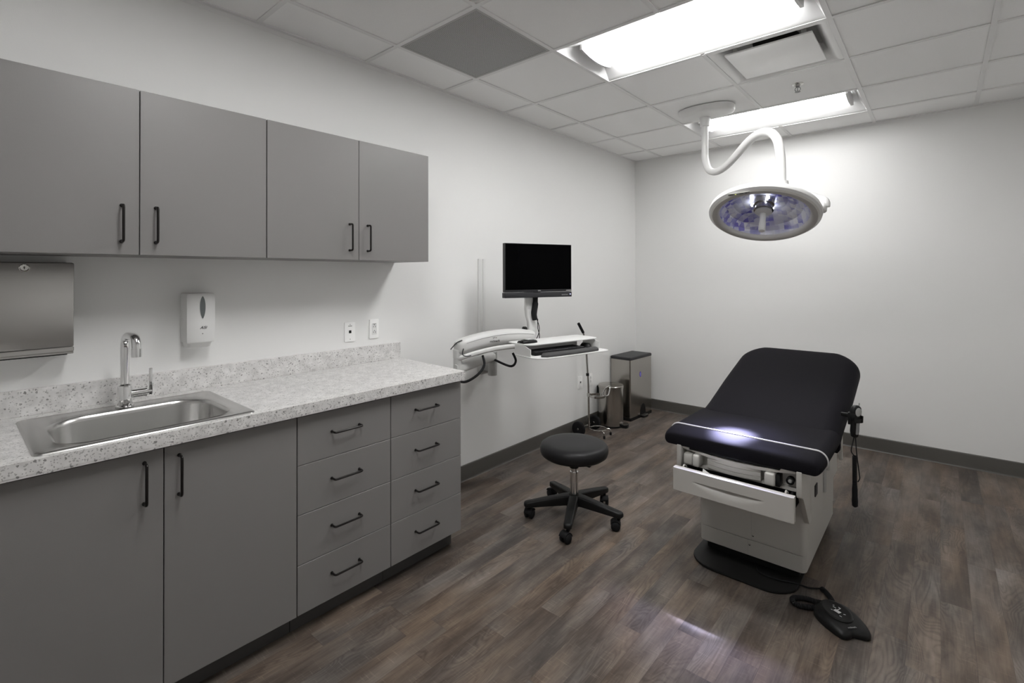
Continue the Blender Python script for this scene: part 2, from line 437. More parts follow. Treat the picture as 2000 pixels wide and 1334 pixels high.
t = thing('supply_diffuser', 'square supply air diffuser with a flat drop plate beside the large ceiling light', 'air vent', ((XC+XD)/2, Y(2.5), H))
a, b, c, d = XC+w+.001, XD-w-.001, Y(2)+w+.001, Y(3)-w-.001
def sq(o, z, r=.0): return [(x, y, z) for x, y in rrect(a+o, b-o, c+o, d-o, max(r, .002), 4)]
fm = MB(); fm.rings([sq(0, H+.002), sq(.022, H+.002), sq(.040, H+.014, .02), sq(.062, H+.05, .03), sq(.085, H+.09, .03), sq(.085, H+.10, .03), sq(.055, H+.10, .03), sq(.0, H+.012)], False, False, closed=True)
fm.build('diffuser_frame', 'white', t)
MB().box(a+.06, b-.06, c+.06, d-.06, H+.101, H+.108).build('back_pan', 'duct', t)
MB().lathe([(.12, 0), (.12, .004)], Matrix.Translation(((a+b)/2, (c+d)/2, H+.0965))).build('duct_opening', 'hole', t)
MB().box(a+.075, b-.075, c+.075, d-.075, H-.006, H+.004, .002).build('drop_plate', 'white2', t)
for sx in (a+.12, b-.12):
    for sy in (c+.12, d-.12): MB().box(sx-.012, sx+.012, sy-.001, sy+.001, H+.004, H+.101).build('hanger_strap', 'greyl', t)

t = thing('fire_sprinkler', 'chrome fire sprinkler head in the ceiling near the supply diffuser', 'sprinkler', (1.846, 3.71, H))
f = Matrix.Translation((1.846, 3.71, H+.006)) @ Matrix.Rotation(PI, 4, 'X')
MB(f).lathe([(.036, 0), (.034, .004), (.018, .008), (.016, .014)], seg=28).build('escutcheon', 'chrome_d', t)
sm = MB(f); sm.lathe([(.011, .008), (.011, .022), (.008, .024)], seg=16)
for s in (-1, 1): sm.tube(spline([(s*.009, 0, .02), (s*.016, 0, .034), (s*.010, 0, .046), (0, 0, .052)], 6), .0024, 8)
sm.cyl((0, 0, .022), (0, 0, .05), .0028, 8)
sm.build('sprinkler_body', 'grey', t)
dm = MB(f); dm.lathe([(.004, .051), (.010, .052), (.010, .0535), (.004, .0535)], seg=16)
for k in range(10):
    dm.box(.009, .017, -.002, .002, .0518, .0532, m=Matrix.Rotation(k*PI/5, 4, 'Z'))
dm.build('deflector', 'grey', t)

# ------------------------------------------------------------------ surgical lamp
lamp = thing('surgical_light', 'white ceiling mounted surgical light with S-bend arm over the exam table', 'surgical light', (1.2, 3.83, H))
PB = Vector((1.2, 3.832, 0)); PE = Vector((1.862, 3.185, 0)); dv = (PE-PB); SL = dv.length; dv.normalize()
cv = MB()
cx0, cy0 = 1.222, 3.795
ov = []
for k in range(48):
    a = 2*PI*k/48; ov.append((math.copysign(abs(math.cos(a))**.85, math.cos(a)), math.copysign(abs(math.sin(a))**.85, math.sin(a))))
cv.rings([[(cx0+ex*sx, cy0+ey*sy, z) for ex, ey in ov] for sx, sy, z in ((.202, .133, H-.0005), (.202, .133, H-.030), (.195, .126, H-.042), (.180, .111, H-.050), (.15, .085, H-.053))])
cv.build('ceiling_canopy', 'white', lamp)
sp = [(-.003, 2.675), (-.003, 2.43), (.0, 2.35), (.045, 2.262), (.12, 2.222), (.215, 2.212), (.32, 2.228), (.42, 2.26), (.54, 2.306), (.64, 2.333), (.73, 2.338), (.82, 2.312), (.885, 2.25), (.912, 2.16), (.920, 2.06), (.921, 1.985)]
# arm centre line seen a little below its upper outline
apts = [PB+dv*s+Vector((0, 0, z-.004)) for s, z in sp]
MB().tube(spline(apts, 8), .0255, 20).build('arm', 'white', lamp)
MB().lathe([(.043, .0), (.041, -.03), (.036, -.06), (.034, -.085), (.029, -.09)], Matrix.Translation((apts[0].x, apts[0].y, H-.03)), 28).build('arm_collar', 'white', lamp)
HC = Vector((1.782, 3.10, 1.792))                     # centre of the light-emitting face
nrm = Vector((.04, -.44, -.895)).normalized()         # the way it shines
zax = -nrm; xax = Vector((1, .0, 0)); xax = (xax-zax*xax.dot(zax)).normalized(); yax = zax.cross(xax)
HF = frame(HC, xax, yax, zax)                          # local z points up through the dome
hb = MB(HF)
hb.lathe([(.278, -.002), (.290, .006), (.293, .018), (.288, .032), (.262, .055), (.215, .082), (.170, .108), (.13, .132), (.09, .146), (.0005, .150)], seg=72, cap0=False)
hb.build('lamp_housing', 'white', lamp)
rm = MB(HF); rm.lathe([(.278, -.002), (.270, -.010), (.255, -.012), (.244, -.009), (.236, .0), (.232, .012)], seg=72, cap0=False, cap1=False); rm.build('bezel', 'ivory', lamp)
rf = MB(HF); rf.lathe([(.232, .012), (.222, .035), (.20, .06), (.165, .085), (.12, .105), (.06, .112), (.0005, .113)], seg=36, cap0=False); rf.build('faceted_reflector', 'facet', lamp, smooth=None)
MB(HF).lathe([(.0005, .0135), (.231, .0125)], seg=64, cap0=False, cap1=False).build('glass_cover', 'glass', lamp)
lb = MB(HF); lb.lathe([(.035, .112), (.055, .105), (.055, .075), (.045, .07), (.045, .045), (.052, .044), (.052, .040), (.040, .038), (.0005, .038)], seg=32); lb.build('lamp_holder', 'chrome_d', lamp)
for k in range(3):
    a = 2*PI*k/3+PI/2; MB(HF).box(-.009, .009, -.004, .004, .080, .098, .003, m=Matrix.Rotation(a, 4, 'Z') @ Matrix.Translation((0, .066, 0))).build('halogen_bulb', 'bulb', lamp)
MB(HF).lathe([(.044, .036), (.046, .028), (.03, .020), (.02, .016)], seg=32).build('handle_flange', 'white', lamp)
hd = MB(HF); hd.lathe([(.017, .018), (.016, -.03), (.018, -.045), (.0185, -.085), (.016, -.097), (.010, -.099)], seg=28); hd.build('focus_handle', 'white', lamp)
# status strip on the near rim
lf = HF @ Matrix.Translation((-.06, -.268, -.0108)) @ Matrix.Rotation(PI, 4, 'X')
lab = MB(lf); lab.box(-.055, .055, -.010, .010, -.0005, .0012, .0004); lo_ = lab.build('label_strip', 'greyl', lamp)
MB(lf).box(-.020, -.013, -.003, .003, .0012, .0022).build('indicator', 'ledy', lo_)
mk = MB(lf)
for x0, x1 in ((-.048, -.030), (.004, .022), (.032, .042)): mk.box(x0, x1, -.0022, .0022, .0012, .0017)
mk.build('marking', 'ink', lo_)
# yoke from arm end round the side to the trunnion
yk = MB(); e = apts[-1]
yk.lathe([(.036, .02), (.038, .0), (.036, -.03), (.02, -.04)], Matrix.Translation(e+Vector((0, 0, -.005))), 28)
tr = HF @ Vector((.272, .045, .050)); 
yk.tube(spline([e+Vector((0, 0, -.022)), e+Vector((.05, .0, -.045)), tr+Vector((-.03, .03, .055)), tr+Vector((.020, .005, .028)), tr+Vector((.024, 0, 0))], 8), [.030]*9+[.028]*8+[.026]*8+[.024]*8, 16)
yk.build('yoke', 'white', lamp)
tk = MB(); tk.lathe([(.030, -.010), (.034, -.006), (.034, .022), (.028, .030), (.01, .033)], axis_frame(tr, xax), 28); tk.build('trunnion_knob', 'white', lamp)
bp_ = HF @ Vector((0, 0, -.115)); target = Vector((1.775, 2.560, .665))
for nm, en, ang, soft, bl_ in (('surgical_beam', 165, 30., .12, 1.), ('surgical_beam_core', 5000, 12., .03, 1.)):
    sl = bpy.data.lights.new(nm, 'SPOT'); sl.energy = en; sl.color = (.60, .60, 1.) if ang > 20 else (.66, .68, 1.); sl.spot_size = math.radians(ang); sl.spot_blend = bl_; sl.shadow_soft_size = soft
    so = bpy.data.objects.new(nm, sl); COL.objects.link(so)
    so.rotation_euler = (target-bp_).to_track_quat('-Z', 'Y').to_euler(); so.parent = lamp; so.location = bp_-Vector(lamp.location)

# ------------------------------------------------------------------ cabinets
def bar_pull(c, axis, length, name, parent, std=.030):
    c = Vector(c); a = Vector(axis)*length/2; o = Vector((std, 0, 0))
    m = MB(); m.tube(fillet([c-a, c-a+o, c+a+o, c+a], .009, 5), .0045, 10)
    for s in (-1, 1): m.cyl(c+a*s, c+a*s+Vector((.003, 0, 0)), .0065, 12)
    return m.build(name, 'handle', parent)
def carcass(t, x1, y0, y1, z0, z1, open_top=False):
    m = MB(); p = .016
    m.box(0.001, x1, y0, y0+p, z0, z1).box(.001, x1, y1-p, y1, z0, z1).box(.001, x1, y0+p, y1-p, z0, z0+p).box(.001, .012, y0+p, y1-p, z0+p, z1)
    if not open_top: m.box(.001, x1, y0+p, y1-p, z1-p, z1)
    else: m.box(x1-.06, x1, y0+p, y1-p, z1-p, z1)
    return m.build('carcass', 'cab', t)
UX, UB, UT = .327, 1.535, 2.145
def upper(y0, y1, ym, lab):
    t = thing('wall_cabinet', lab, 'cabinet', (0, y0, UB), 0, 'wall cabinets above the counter')
    carcass(t, UX-.021, y0+.0005, y1-.0005, UB, UT)
    for a, b, hy in ((y0+.0015, ym-.0015, ym-.053), (ym+.0015, y1-.0015, ym+.05)):
        d = MB().box(UX-.019, UX, a, b, UB, UT-.001, .0012, 1).build('door', 'cab', t)
        bar_pull((UX, hy, 1.648), (0, 0, 1), .130, 'door_handle', d)
upper(.016, .927, .471, 'taupe two-door wall cabinet above the paper towel dispenser')
upper(.928, 1.838, 1.384, 'taupe two-door wall cabinet ending near the middle of the wall, above the outlets')

BX, BZ, BT = .605, .092, .892
def base(name, y0, y1, lab, cat, sink=False):
    t = thing(name, lab, cat, (0, y0, 0), 0, 'base cabinets under the counter')
    carcass(t, BX-.021, y0+.0005, y1-.0005, BZ, BT+.012, sink)
    MB().box(.03, BX-.065, y0+.001 if y1 < 1.8 else y0+.001, y1-.001 if y1 < 1.8 else y1-.014, 0.0005, BZ).build('toe_kick', 'toe', t)
    return t
t = base('sink_cabinet', .02, .930, 'taupe two-door sink base cabinet under the steel sink', 'cabinet', True)
for a, b, hy in ((.0215, .4785, .426), (.4815, .9285, .5235)):
    d = MB().box(BX-.019, BX, a, b, BZ, BT-.004, .0012, 1).build('door', 'cab', t)
    bar_pull((BX, hy, .787), (0, 0, 1), .131, 'door_handle', d)
def drawers(y0, y1, hc, lab):
    t = base('drawer_cabinet', y0, y1, lab, 'cabinet')
    zs = [BZ, .2925, .493, .692, BT-.004]
    for k in range(4):
        d = MB().box(BX-.019, BX, y0+.0015, y1-.0015, zs[k]+.0012, zs[k+1]-.0012, .0012, 1).build('drawer', 'cab', t)
        bar_pull((BX, hc, (.202, .403, .601, .798)[k]), (0, 1, 0), .131, 'drawer_handle', d)
drawers(.931, 1.378, 1.1455, 'taupe four-drawer base cabinet between sink cabinet and end drawer cabinet')
drawers(1.379, 1.829, 1.588, 'taupe four-drawer base cabinet at the far end of the counter')

ct = thing('countertop', 'white speckled stone-look countertop with low backsplash', 'countertop', (0, -.1, .9))
CZ0, CZ1 = .905, .945; sx0, sx1, sy0, sy1 = .125, .590, .185, .750
def cy(x): return 1.868-.036*(x/.635)        # the end is cut slightly out of square
cmb = MB()
t_ = bmesh.new()
outer = [(.0, -.1), (.635, -.1), (.635, cy(.635)), (.0, cy(0))]
quads = [[(.0, -.1), (.635, -.1), (.635, sy0), (.0, sy0)], [(.0, sy0), (sx0, sy0), (sx0, sy1), (.0, sy1)], [(sx1, sy0), (.635, sy0), (.635, sy1), (sx1, sy1)], [(.0, sy1), (.635, sy1), (.635, cy(.635)), (.0, cy(0))]]
vt = {}
def gv(x, y, z):
    k = (round(x, 4), round(y, 4), z)
    if k not in vt: vt[k] = t_.verts.new((x, y, z))
    return vt[k]
for q in quads:
    t_.faces.new([gv(x, y, CZ1) for x, y in q]); t_.faces.new([gv(x, y, CZ0) for x, y in q][::-1])
for x0, y0, x1, y1 in [(0, -.1, .635, -.1), (.635, cy(.635), 0, cy(0)), (.635, -.1, .635, sy0), (.635, sy0, .635, sy1), (.635, sy1, .635, cy(.635)), (0, sy0, 0, -.1), (0, sy1, 0, sy0), (0, cy(0), 0, sy1),
                       (sx0, sy0, sx1, sy0), (sx1, sy0, sx1, sy1), (sx1, sy1, sx0, sy1), (sx0, sy1, sx0, sy0)]:
    t_.faces.new([gv(x0, y0, CZ0), gv(x1, y1, CZ0), gv(x1, y1, CZ1), gv(x0, y0, CZ1)])
bmesh.ops.recalc_face_normals(t_, faces=t_.faces[:])
cmb.add(t_); cmb.box(.585, .634, -.1, 1.829, .8985, .9049)
cmb.build('worktop', 'counter', ct)
MB().box(.0005, .020, -.1, cy(0)-.001, CZ1, 1.041, .0012, 1).build('backsplash', 'counter', ct)

# sink
sk = thing('sink', 'stainless steel drop-in sink set in the countertop', 'sink', (.35, .467, CZ1))
def ringz(x0, x1, y0, y1, r, z): return [(x, y, z) for x, y in rrect(x0, x1, y0, y1, r, 8)]
R_ = [ringz(.100, .612, .163, .772, .022, CZ1+.0004), ringz(.102, .610, .165, .770, .022, CZ1+.004), ringz(.112, .600, .175, .760, .022, CZ1+.0065), ringz(.128, .588, .197, .738, .03, CZ1+.0045),
      ringz(.200, .580, .212, .723, [.085, .12, .12, .085], CZ1+.0040), ringz(.205, .576, .218, .717, [0.083, .118, .118, 0.083], CZ1+.0065), ringz(.210, .572, .224, .711, [0.080, .115, .115, 0.080], CZ1+.003), ringz(.213, .569, .228, .707, [0.077, .112, .112, 0.077], CZ1-.012),
      ringz(.222, .560, .238, .697, [0.069, .104, .104, 0.069], CZ1-.135), ringz(.232, .550, .250, .685, [0.060, .095, .095, 0.060], CZ1-.152), ringz(.26, .52, .28, .655, .08, CZ1-.160), ringz(.35, .43, .42, .50, .038, CZ1-.163)]
MB().rings(R_, False, True).build('basin', 'steel_sink', sk, 50)
MB().lathe([(.042, 0), (.040, .003), (.030, .001), (.012, .001), (.012, .006), (.0005, .007)], Matrix.Translation((.39, .46, CZ1-.1632)), 28).build('drain', 'chrome_d', sk)

fc = thing('faucet', 'chrome gooseneck faucet with side lever behind the sink', 'faucet', (.152, .466, CZ1))
fx, fy, fz = .152, .462, CZ1+.005
MB().lathe([(.030, 0), (.030, .005), (.0245, .008), (.0235, .075), (.021, .082)], Matrix.Translation((fx, fy, fz)), 32).build('faucet_body', 'chrome', fc)
g = fillet([(fx, fy, fz+.075), (fx, fy, 1.228), (fx+.145, fy+.006, 1.228), (fx+.150, fy+.006, 1.160)], .052, 10)
sm = MB(); sm.tube(g, .0145, 20); sm.lathe([(.0165, 0), (.0165, .030)], Matrix.Translation((fx+.150, fy+.006, 1.158)), 24); sm.lathe([(.0195, 0), (.0205, .006), (.016, .010)], Matrix.Translation((fx, fy, fz+.078)), 28)
sm.build('spout', 'chrome', fc)
lm = MB(); lm.cyl((fx, fy+.015, fz+.045), (fx, fy+.068, fz+.045), .0165, 24); lm.cyl((fx, fy+.066, fz+.045), (fx, fy+.070, fz+.045), .0185, 24); lm.build('valve_barrel', 'chrome', fc)
lm = MB(); lm.cyl((fx, fy+.068, fz+.045), (fx, fy+.088, fz+.045), .008, 16); lm.box(fx-.006, fx+.006, fy+.078, fy+.090, fz+.030, fz+.138, .003); lm.build('lever', 'chrome', fc)

# ------------------------------------------------------------------ wall mounted items
sd = thing('soap_dispenser', 'white automatic soap dispenser on the wall above the counter', 'soap dispenser', (0, .745, 1.14))
rings = []
for z, ins, fr in ((1.1625, .004, .094), (1.168, .001, .098), (1.25, 0., .101), (1.33, 0., .100), (1.372, .001, .098), (1.380, .004, .094)):
    y0, y1 = .690+ins, .800-ins
    pts = [(.001, y0), (.001, y1)] + [(fr*(1-.10*((2*k/10-1)**2))-.0, y1+(y0-y1)*k/10) for k in range(11)]
    rings.append([(x, y, z) for x, y in pts])
MB().rings(rings).build('dispenser_shell', 'white', sd, 40)
b_ = MB(); b_.rings([[(x, y, z) for x, y in rrect(.001, fr, .693+i, .797-i, .012, 4)] for z, fr, i in ((1.137, .05, .012), (1.141, .066, .006), (1.1625, .082, .003))]); b_.build('nozzle_base', 'white', sd)
wv = [(.001, 0)]
def lens(zc, hh, hw, n=20):
    o = []
    for k in range(n): 
        t = -1+2*k/n; o.append((hw*(1-abs(t)**2.2)**.8*(1-.12*(1-t)*.5), zc+hh*t))
    for k in range(n):
        t = 1-2*k/n; o.append((-hw*(1-abs(t)**2.2)**.8*(1-.12*(1-t)*.5), zc+hh*t))
    return o
WF = frame((.0, .748, 0), (0, 1, 0), (0, 0, 1), (1, 0, 0))
MB(WF).prism(lens(1.318, .050, .0112), .094, .1022).build('refill_window', 'window', sd)
text('logo', 'ASi', .017, WF @ Matrix.Translation((.002, 1.229, .1010)), 'ink', sd, sx=1.15, shear=.35)
MB(WF).prism(rrect(-.0016, .0016, 1.2015, 1.2047, .001, 3), .099, .1016).build('sensor_dot', 'ink', sd)

td = thing('paper_towel_dispenser', 'stainless steel paper towel dispenser under the wall cabinet at the left edge', 'towel dispenser', (0, .18, 1.165))
MB().box(.0, .088, .040, .316, 1.172, 1.5085, .002, 1).build('dispenser_cabinet', 'steel', td)
dr = MB().box(.0885, .104, .038, .318, 1.196, 1.507, .0035, 2).build('door', 'steel', td)
MB().box(.060, .106, .038, .318, 1.178, 1.1945, .002, 1).box(.05, .098, .038, .318, 1.168, 1.1778, .002, 1).build('bottom_lip', 'steel', td)
lk = MB(); lk.lathe([(.0145, 0), (.0145, .002), (.012, .003), (.010, .0015), (.0005, .0015)], axis_frame((.104, .184, 1.488), (1, 0, 0)), 24); lk.build('lock', 'chrome_d', dr)
MB(frame((0, .184, 0), (0, 1, 0), (0, 0, 1), (1, 0, 0))).prism([(-.0012, 1.483), (.0012, 1.483), (.0012, 1.488), (.003, 1.489), (0, 1.494), (-.003, 1.489), (-.0012, 1.488)], .1055, .1062).build('keyhole', 'ink', dr)
MB().box(.052, .0975, .055, .300, 1.1655, 1.1682).build('towel_slot', 'hole', td)

def plate(y0, y1, z0, z1, label, kind):
    t = thing('wall_outlet' if kind != 'data' else 'data_jack', label, 'wall plate', (0, (y0+y1)/2, z0), 0)
    yc, zc = (y0+y1)/2, (z0+z1)/2
    F = frame((.0, yc, zc), (0, 1, 0), (0, 0, 1), (1, 0, 0)); hw, hh = (y1-y0)/2, (z1-z0)/2
    MB(F).prism(rrect(-hw, hw, -hh, hh, .004, 3), .0, .0075, .0015).build('cover_plate', 'platew', t)
    def slot(m, cx_, cz_, a=.0012, b=.0045): m.box(cx_-a, cx_+a, cz_-b, cz_+b, .0088, .0094)
    if kind == 'data':
        MB(F).box(-.0075, .0075, -.008, .0085, .0065, .0090, .0006, 1).build('jack_port', 'hole', t)
        for zz in (-.042, .042): MB(F).lathe([(.0028, .0065), (.0028, .0083), (.0005, .0088)], Matrix.Translation((0, zz, 0)), 12).build('screw', 'greyl', t)
        if z0 > 1: MB(F).box(-.012, .012, .030, .036, .0072, .0080).build('label_strip', 'greyl', t)
    else:
        ins = MB(F).box(-.0165, .0165, -.0335, .0335, .0060, .0088, .001, 1).build('receptacle', 'white', t)
        s = MB(F)
        for zz in (.014, -.019):
            slot(s, -.0065, zz); slot(s, .0065, zz, .0012, .0055); s.lathe([(.0024, .0088), (.0024, .0094)], Matrix.Translation((0, zz+.0095 if zz < 0 else zz+.010, 0)), 12)
        s.build('slot', 'ink', ins)
        if kind == 'gfci':
            MB(F).box(-.0085, .0085, -.004, .0005, .0088, .0096).build('test_button', 'white2', ins)
            mk = MB(F)
            for q in range(5): mk.box(-.011+.0045*q, -.008+.0045*q, .0285, .0315, .0088, .0092)
            mk.build('marking', 'ink', ins); mk = MB(F)
            for q in range(3): mk.box(-.007+.0045*q, -.004+.0045*q, .0235, .0262, .0088, .0092)
            mk.build('marking', 'ink', ins)
plate(1.492, 1.560, 1.079, 1.190, 'white data jack plate above the counter backsplash', 'data')
plate(1.655, 1.718, 1.081, 1.195, 'white electrical outlet plate above the counter end', 'gfci')
plate(3.893, 3.963, .388, .506, 'white wall plate low on the wall, left of the chrome cart pole', 'data')
plate(4.068, 4.138, .388, .504, 'white electrical outlet low on the wall between cart pole and bins', 'duplex')

# ------------------------------------------------------------------ wall workstation arm
ws = thing('workstation_arm', 'white articulated wall arm carrying the keyboard tray and screen', 'workstation arm', (0, 2.6, .72))
tr_ = MB(); prof = [(.001, -.036), (.010, -.036), (.013, -.030), (.013, -.012), (.006, -.010), (.006, .010), (.013, .012), (.013, .030), (.010, .036), (.001, .036)]
tr_.rings([[(x, 2.604+y, z) for x, y in prof] for z in (.735, 1.575)])
tr_.build('wall_track', 'track', ws)
bm_ = MB(); bm_.box(.006, .045, 2.560, 2.648, .735, .90, .005); bm_.cyl((.06, 2.645, .785), (.06, 2.675, .785), .022, 20); bm_.box(.04, .105, 2.575, 2.633, .765, .885, .006); bm_.cyl((.115, 2.604, .735), (.115, 2.604, .905), .033, 28)
for z in (.762, .79): bm_.cyl((.045, 2.588, z), (.049, 2.588, z), .004, 10)
bm_.build('wall_bracket', 'greyl', ws)
P1 = Vector((.262, 2.125, 0)); P0 = Vector((.115, 2.604, 0)); P2 = Vector((.385, 2.700, 0))
def link(a, b, z0, z1, wd, bow, name, mat, nr=16, endr=1.):
    a, b = Vector(a), Vector(b); d = (b-a); Ln = d.length; d.normalize(); s = Vector((0, 0, 1)).cross(d)
    R = []
    for k in range(nr+1):
        f = k/nr; e = max(.0, min(1., min(f, 1-f)/.07)); sc = .45+.55*math.sqrt(1-(1-e)**2)
        c = a+d*(Ln*f); zz = bow*(1-(2*f-1)**2)+(0 if endr == 1. else endr*f)
        zl, zh = z0+zz, z1+zz; hw = wd/2*sc; zm = (zl+zh)/2; hh = (zh-zl)/2*(.6+.4*sc)
        R.append([c+s*x+Vector((0, 0, zm+y)) for x, y in rrect(-hw, hw, -hh, hh, [min(hw, hh)*.75]*4, 5)])
    return MB().rings(R).build(name, mat, ws, 50)
link(P0+(P0-P1).normalized()*.03, P1+(P1-P0).normalized()*.03, .838, .905, .062, 0., 'lower_arm', 'armw', 14)
pv = MB(); pv.cyl((P1.x, P1.y, .82), (P1.x, P1.y, .935), .027, 32); pv.cyl((P1.x, P1.y, .935), (P1.x, P1.y, .99), .029, 32); pv.build('pivot', 'armw', ws)
ud = (P2-P1).normalized()
upper_arm = link(P1-ud*.015, P2+ud*.03, .948, 1.046, .10, .034, 'upper_arm', 'armw', 24, .022)
link(P1-ud*.02, P2+ud*.02, .918, .952, .085, .03, 'arm_cover_lower', 'armw2', 24, .022)
# seam line and end cap trim on the arm
us = Vector((0, 0, 1)).cross(ud); side = -us    # side facing the room
sm = []
for k in range(15):
    f = .08+.86*k/14; zz = .034*(1-(2*f-1)**2)+.022*f
    c = (P1-ud*.015)+ud*((P2-P1).length+.045)*f; sm.append(c+side*.0495+Vector((0, 0, 1.018+zz)))
MB().tube(sm, .0012, 6).build('seam', 'grey', upper_arm)
eb = MB(); c = P1-ud*.018
eb.tube(spline([c+us*.055+Vector((0, 0, .985)), c+us*.03+ud*-.004+Vector((0, 0, 1.0)), c-us*.02+Vector((0, 0, 1.036)), c+ud*.03-us*.035+Vector((0, 0, 1.05))], 6), .003, 8); 
eb.tube(spline([c+side*.05+ud*.03+Vector((0, 0, 1.0)), c+side*.052+ud*.022+Vector((0, 0, .965)), c+side*.052+ud*.05+Vector((0, 0, .950)), c+side*.051+ud*.085+Vector((0, 0, .951))], 6), .003, 8)
eb.build('trim_gasket', 'dark', upper_arm)
f = .42; zz = .034*(1-(2*f-1)**2)+.022*f; c = (P1-ud*.015)+ud*((P2-P1).length+.045)*f
tfr = frame(c+side*.0502+Vector((0, 0, .985+zz)), ud, (0, 0, 1), side)
text('logo', 'midmark', .021, tfr, 'ink', upper_arm, .0008, 1.05)
lg = MB(tfr)
for a in (-35, 0, 35): lg.box(-.0018, .0018, -.004, .004, -.0008, .0008, m=Matrix.Translation((a*.00035, .022-abs(a)*.00004, 0)) @ Matrix.Rotation(-math.radians(a), 4, 'Z'))
lg.build('logo_mark', 'ink', upper_arm)
# flexible cable loops
cb = MB(); cb.tube(spline([P1+ud*.19+side*.0+Vector((0, 0, .93)), P1+ud*.16+side*.06+Vector((0, 0, .88)), P1+ud*.10+side*.075+Vector((0, 0, .83)), P1+ud*.03+side*.045+Vector((0, 0, .79)), P1-ud*.02+side*.005+Vector((0, 0, .80))], 8), .008, 10)
cb.build('cable', 'blackm', ws)
cb = MB(); c2 = P1+ud*.42; cb.tube(spline([c2+side*.02+Vector((0, 0, .93)), c2+side*.04+ud*.01+Vector((0, 0, .875)), c2+side*.03-ud*.03+Vector((0, 0, .845)), Vector((.13, 2.60, .85))], 8), .008, 10)
cb.build('cable', 'blackm', ws)
# column and tilt head carrying the screen
TA = Vector((.2157, .9765, 0)); TB = Vector((.9765, -.2157, 0))
ML = Vector((.370, 2.453, 0)); MR = Vector((.568, 2.946, 0)); ME = (MR-ML).normalized(); MNr = Vector((ME.y, -ME.x, 0)); MC = (ML+MR)/2
CP = MC-MNr*.075+ME*(-.035)
cl = MB(); F = frame((0, 0, 0), ME, (0, 0, 1), -MNr)
ctr = [(1.00, -.010, .026), (1.05, -.008, .030), (1.09, -.002, .034), (1.13, -.010, .027), (1.17, -.024, .027), (1.22, -.028, .030), (1.40, -.028, .030), (1.46, -.026, .028)]
R = []
for z, off, hw in ctr:
    c = CP+ME*(off+.02)
    R.append([c+ME*x+MNr*y+Vector((0, 0, z)) for x, y in rrect(-hw, hw, -.020, .020, .012, 4)])
cl.rings(R); cl.build('screen_column', 'armw', ws, 50)
sv = MB(); sv.tube(spline([CP+ME*.03+MNr*.028+Vector((0, 0, 1.40)), CP+ME*.030+MNr*.028+Vector((0, 0, 1.27)), CP+ME*.018+MNr*.03+Vector((0, 0, 1.19)), CP+ME*.026+MNr*.028+Vector((0, 0, 1.145))], 8), [.017]*9+[.021]*8+[.020]*8, 12); sv.build('cable_sleeve', 'blackm', ws)
cw = MB()
for q in (0, 1): cw.tube(spline([CP+ME*(.04+q*.008)+MNr*.03+Vector((0, 0, 1.15)), CP+ME*(.058-q*.012)+MNr*.032+Vector((0, 0, 1.09)), CP+ME*(.052+q*.008)+MNr*.03+Vector((0, 0, 1.04)), CP+ME*(.03+q*.03)+MNr*.028+Vector((0, 0, 1.0))], 6), .0028, 6)
cw.build('wire', 'blackm', ws)
kn = MB(); kn.lathe([(.022, 0), (.024, .006), (.024, .02), (.018, .024)], axis_frame(CP-ME*.03+Vector((0, 0, 1.075)), -ME), 20); kn.build('tension_knob', 'black', ws)
vs = MB(); c = MC-MNr*.052+Vector((0, 0, 1.46)); vs.box(-.05, .05, -.05, .05, 0, .012, .003, m=frame(c, ME, (0, 0, 1), MNr)); vs.build('mount_plate', 'greyl', ws)
# trays
def poly3(p, z): return [(x, y, z) for x, y in p]
def rpoly(P, r, n=5):
    out = []; m = len(P)
    for i in range(m):
        a, b, c = Vector(P[i-1]), Vector(P[i]), Vector(P[(i+1) % m]); rr = r[i] if isinstance(r, list) else r
        u = (a-b).normalized(); v = (c-b).normalized()
        for k in range(n+1):
            t = k/n; q = b+u*rr*(1-t)**2+v*rr*t**2; out.append((q.x, q.y))
    return out
KT = .92
def near(x, y): return Vector((2.5434+(x-2.5434)*KT, y*KT))
def nz(z): return 1.461+(z-1.461)*KT
lo0 = near(.580, 2.548); A2 = Vector((TA.x, TA.y)); B2 = Vector((TB.x, TB.y))
lt = [lo0, lo0+A2*.635, lo0+A2*.635-B2*.253, lo0-B2*.253]
tray = MB().prism(rpoly(lt, [.10, .05, .03, .03]), nz(.906)-.008, nz(.906), .002).build('keyboard_tray', 'armw2', ws)
up0 = near(.452, 2.590); ut = [up0, up0+A2*.637, up0+A2*.637-B2*.216, up0-B2*.216]
MB().prism(rpoly(ut, [.09, .05, .03, .03]), nz(.982)-.008, nz(.982), .002).build('mouse_shelf', 'armw2', ws)
for s0 in (.012, .620):
    sp_ = MB()
    o = lo0+A2*s0-B2*.03
    for (h0, h1) in ((nz(.906), nz(.982)-.008),):
        fr = frame((o.x, o.y, h0), (-TB.x, -TB.y, 0), (0, 0, 1), (TA.x, TA.y, 0))
        sp_.prism([(.062, 0), (.222, 0), (.222, h1-h0), (.115, h1-h0), (.085, .05), (.062, .046)], -.002, .002, m=fr)
    sp_.build('tray_bracket', 'armw2', ws)
bk = lo0-B2*.240; 
sb = MB(); sb.box(0, .48, -.02, .0, .0, nz(.982)-.008-nz(.906), m=frame((bk.x+A2.x*.07, bk.y+A2.y*.07, nz(.906)), (TA.x, TA.y, 0), (TB.x, TB.y, 0), (0, 0, 1))); 
c = CP; sb.cyl((c.x, c.y, .90), (c.x, c.y, 1.0), .028, 24)
sb.build('tray_support', 'armw', ws)

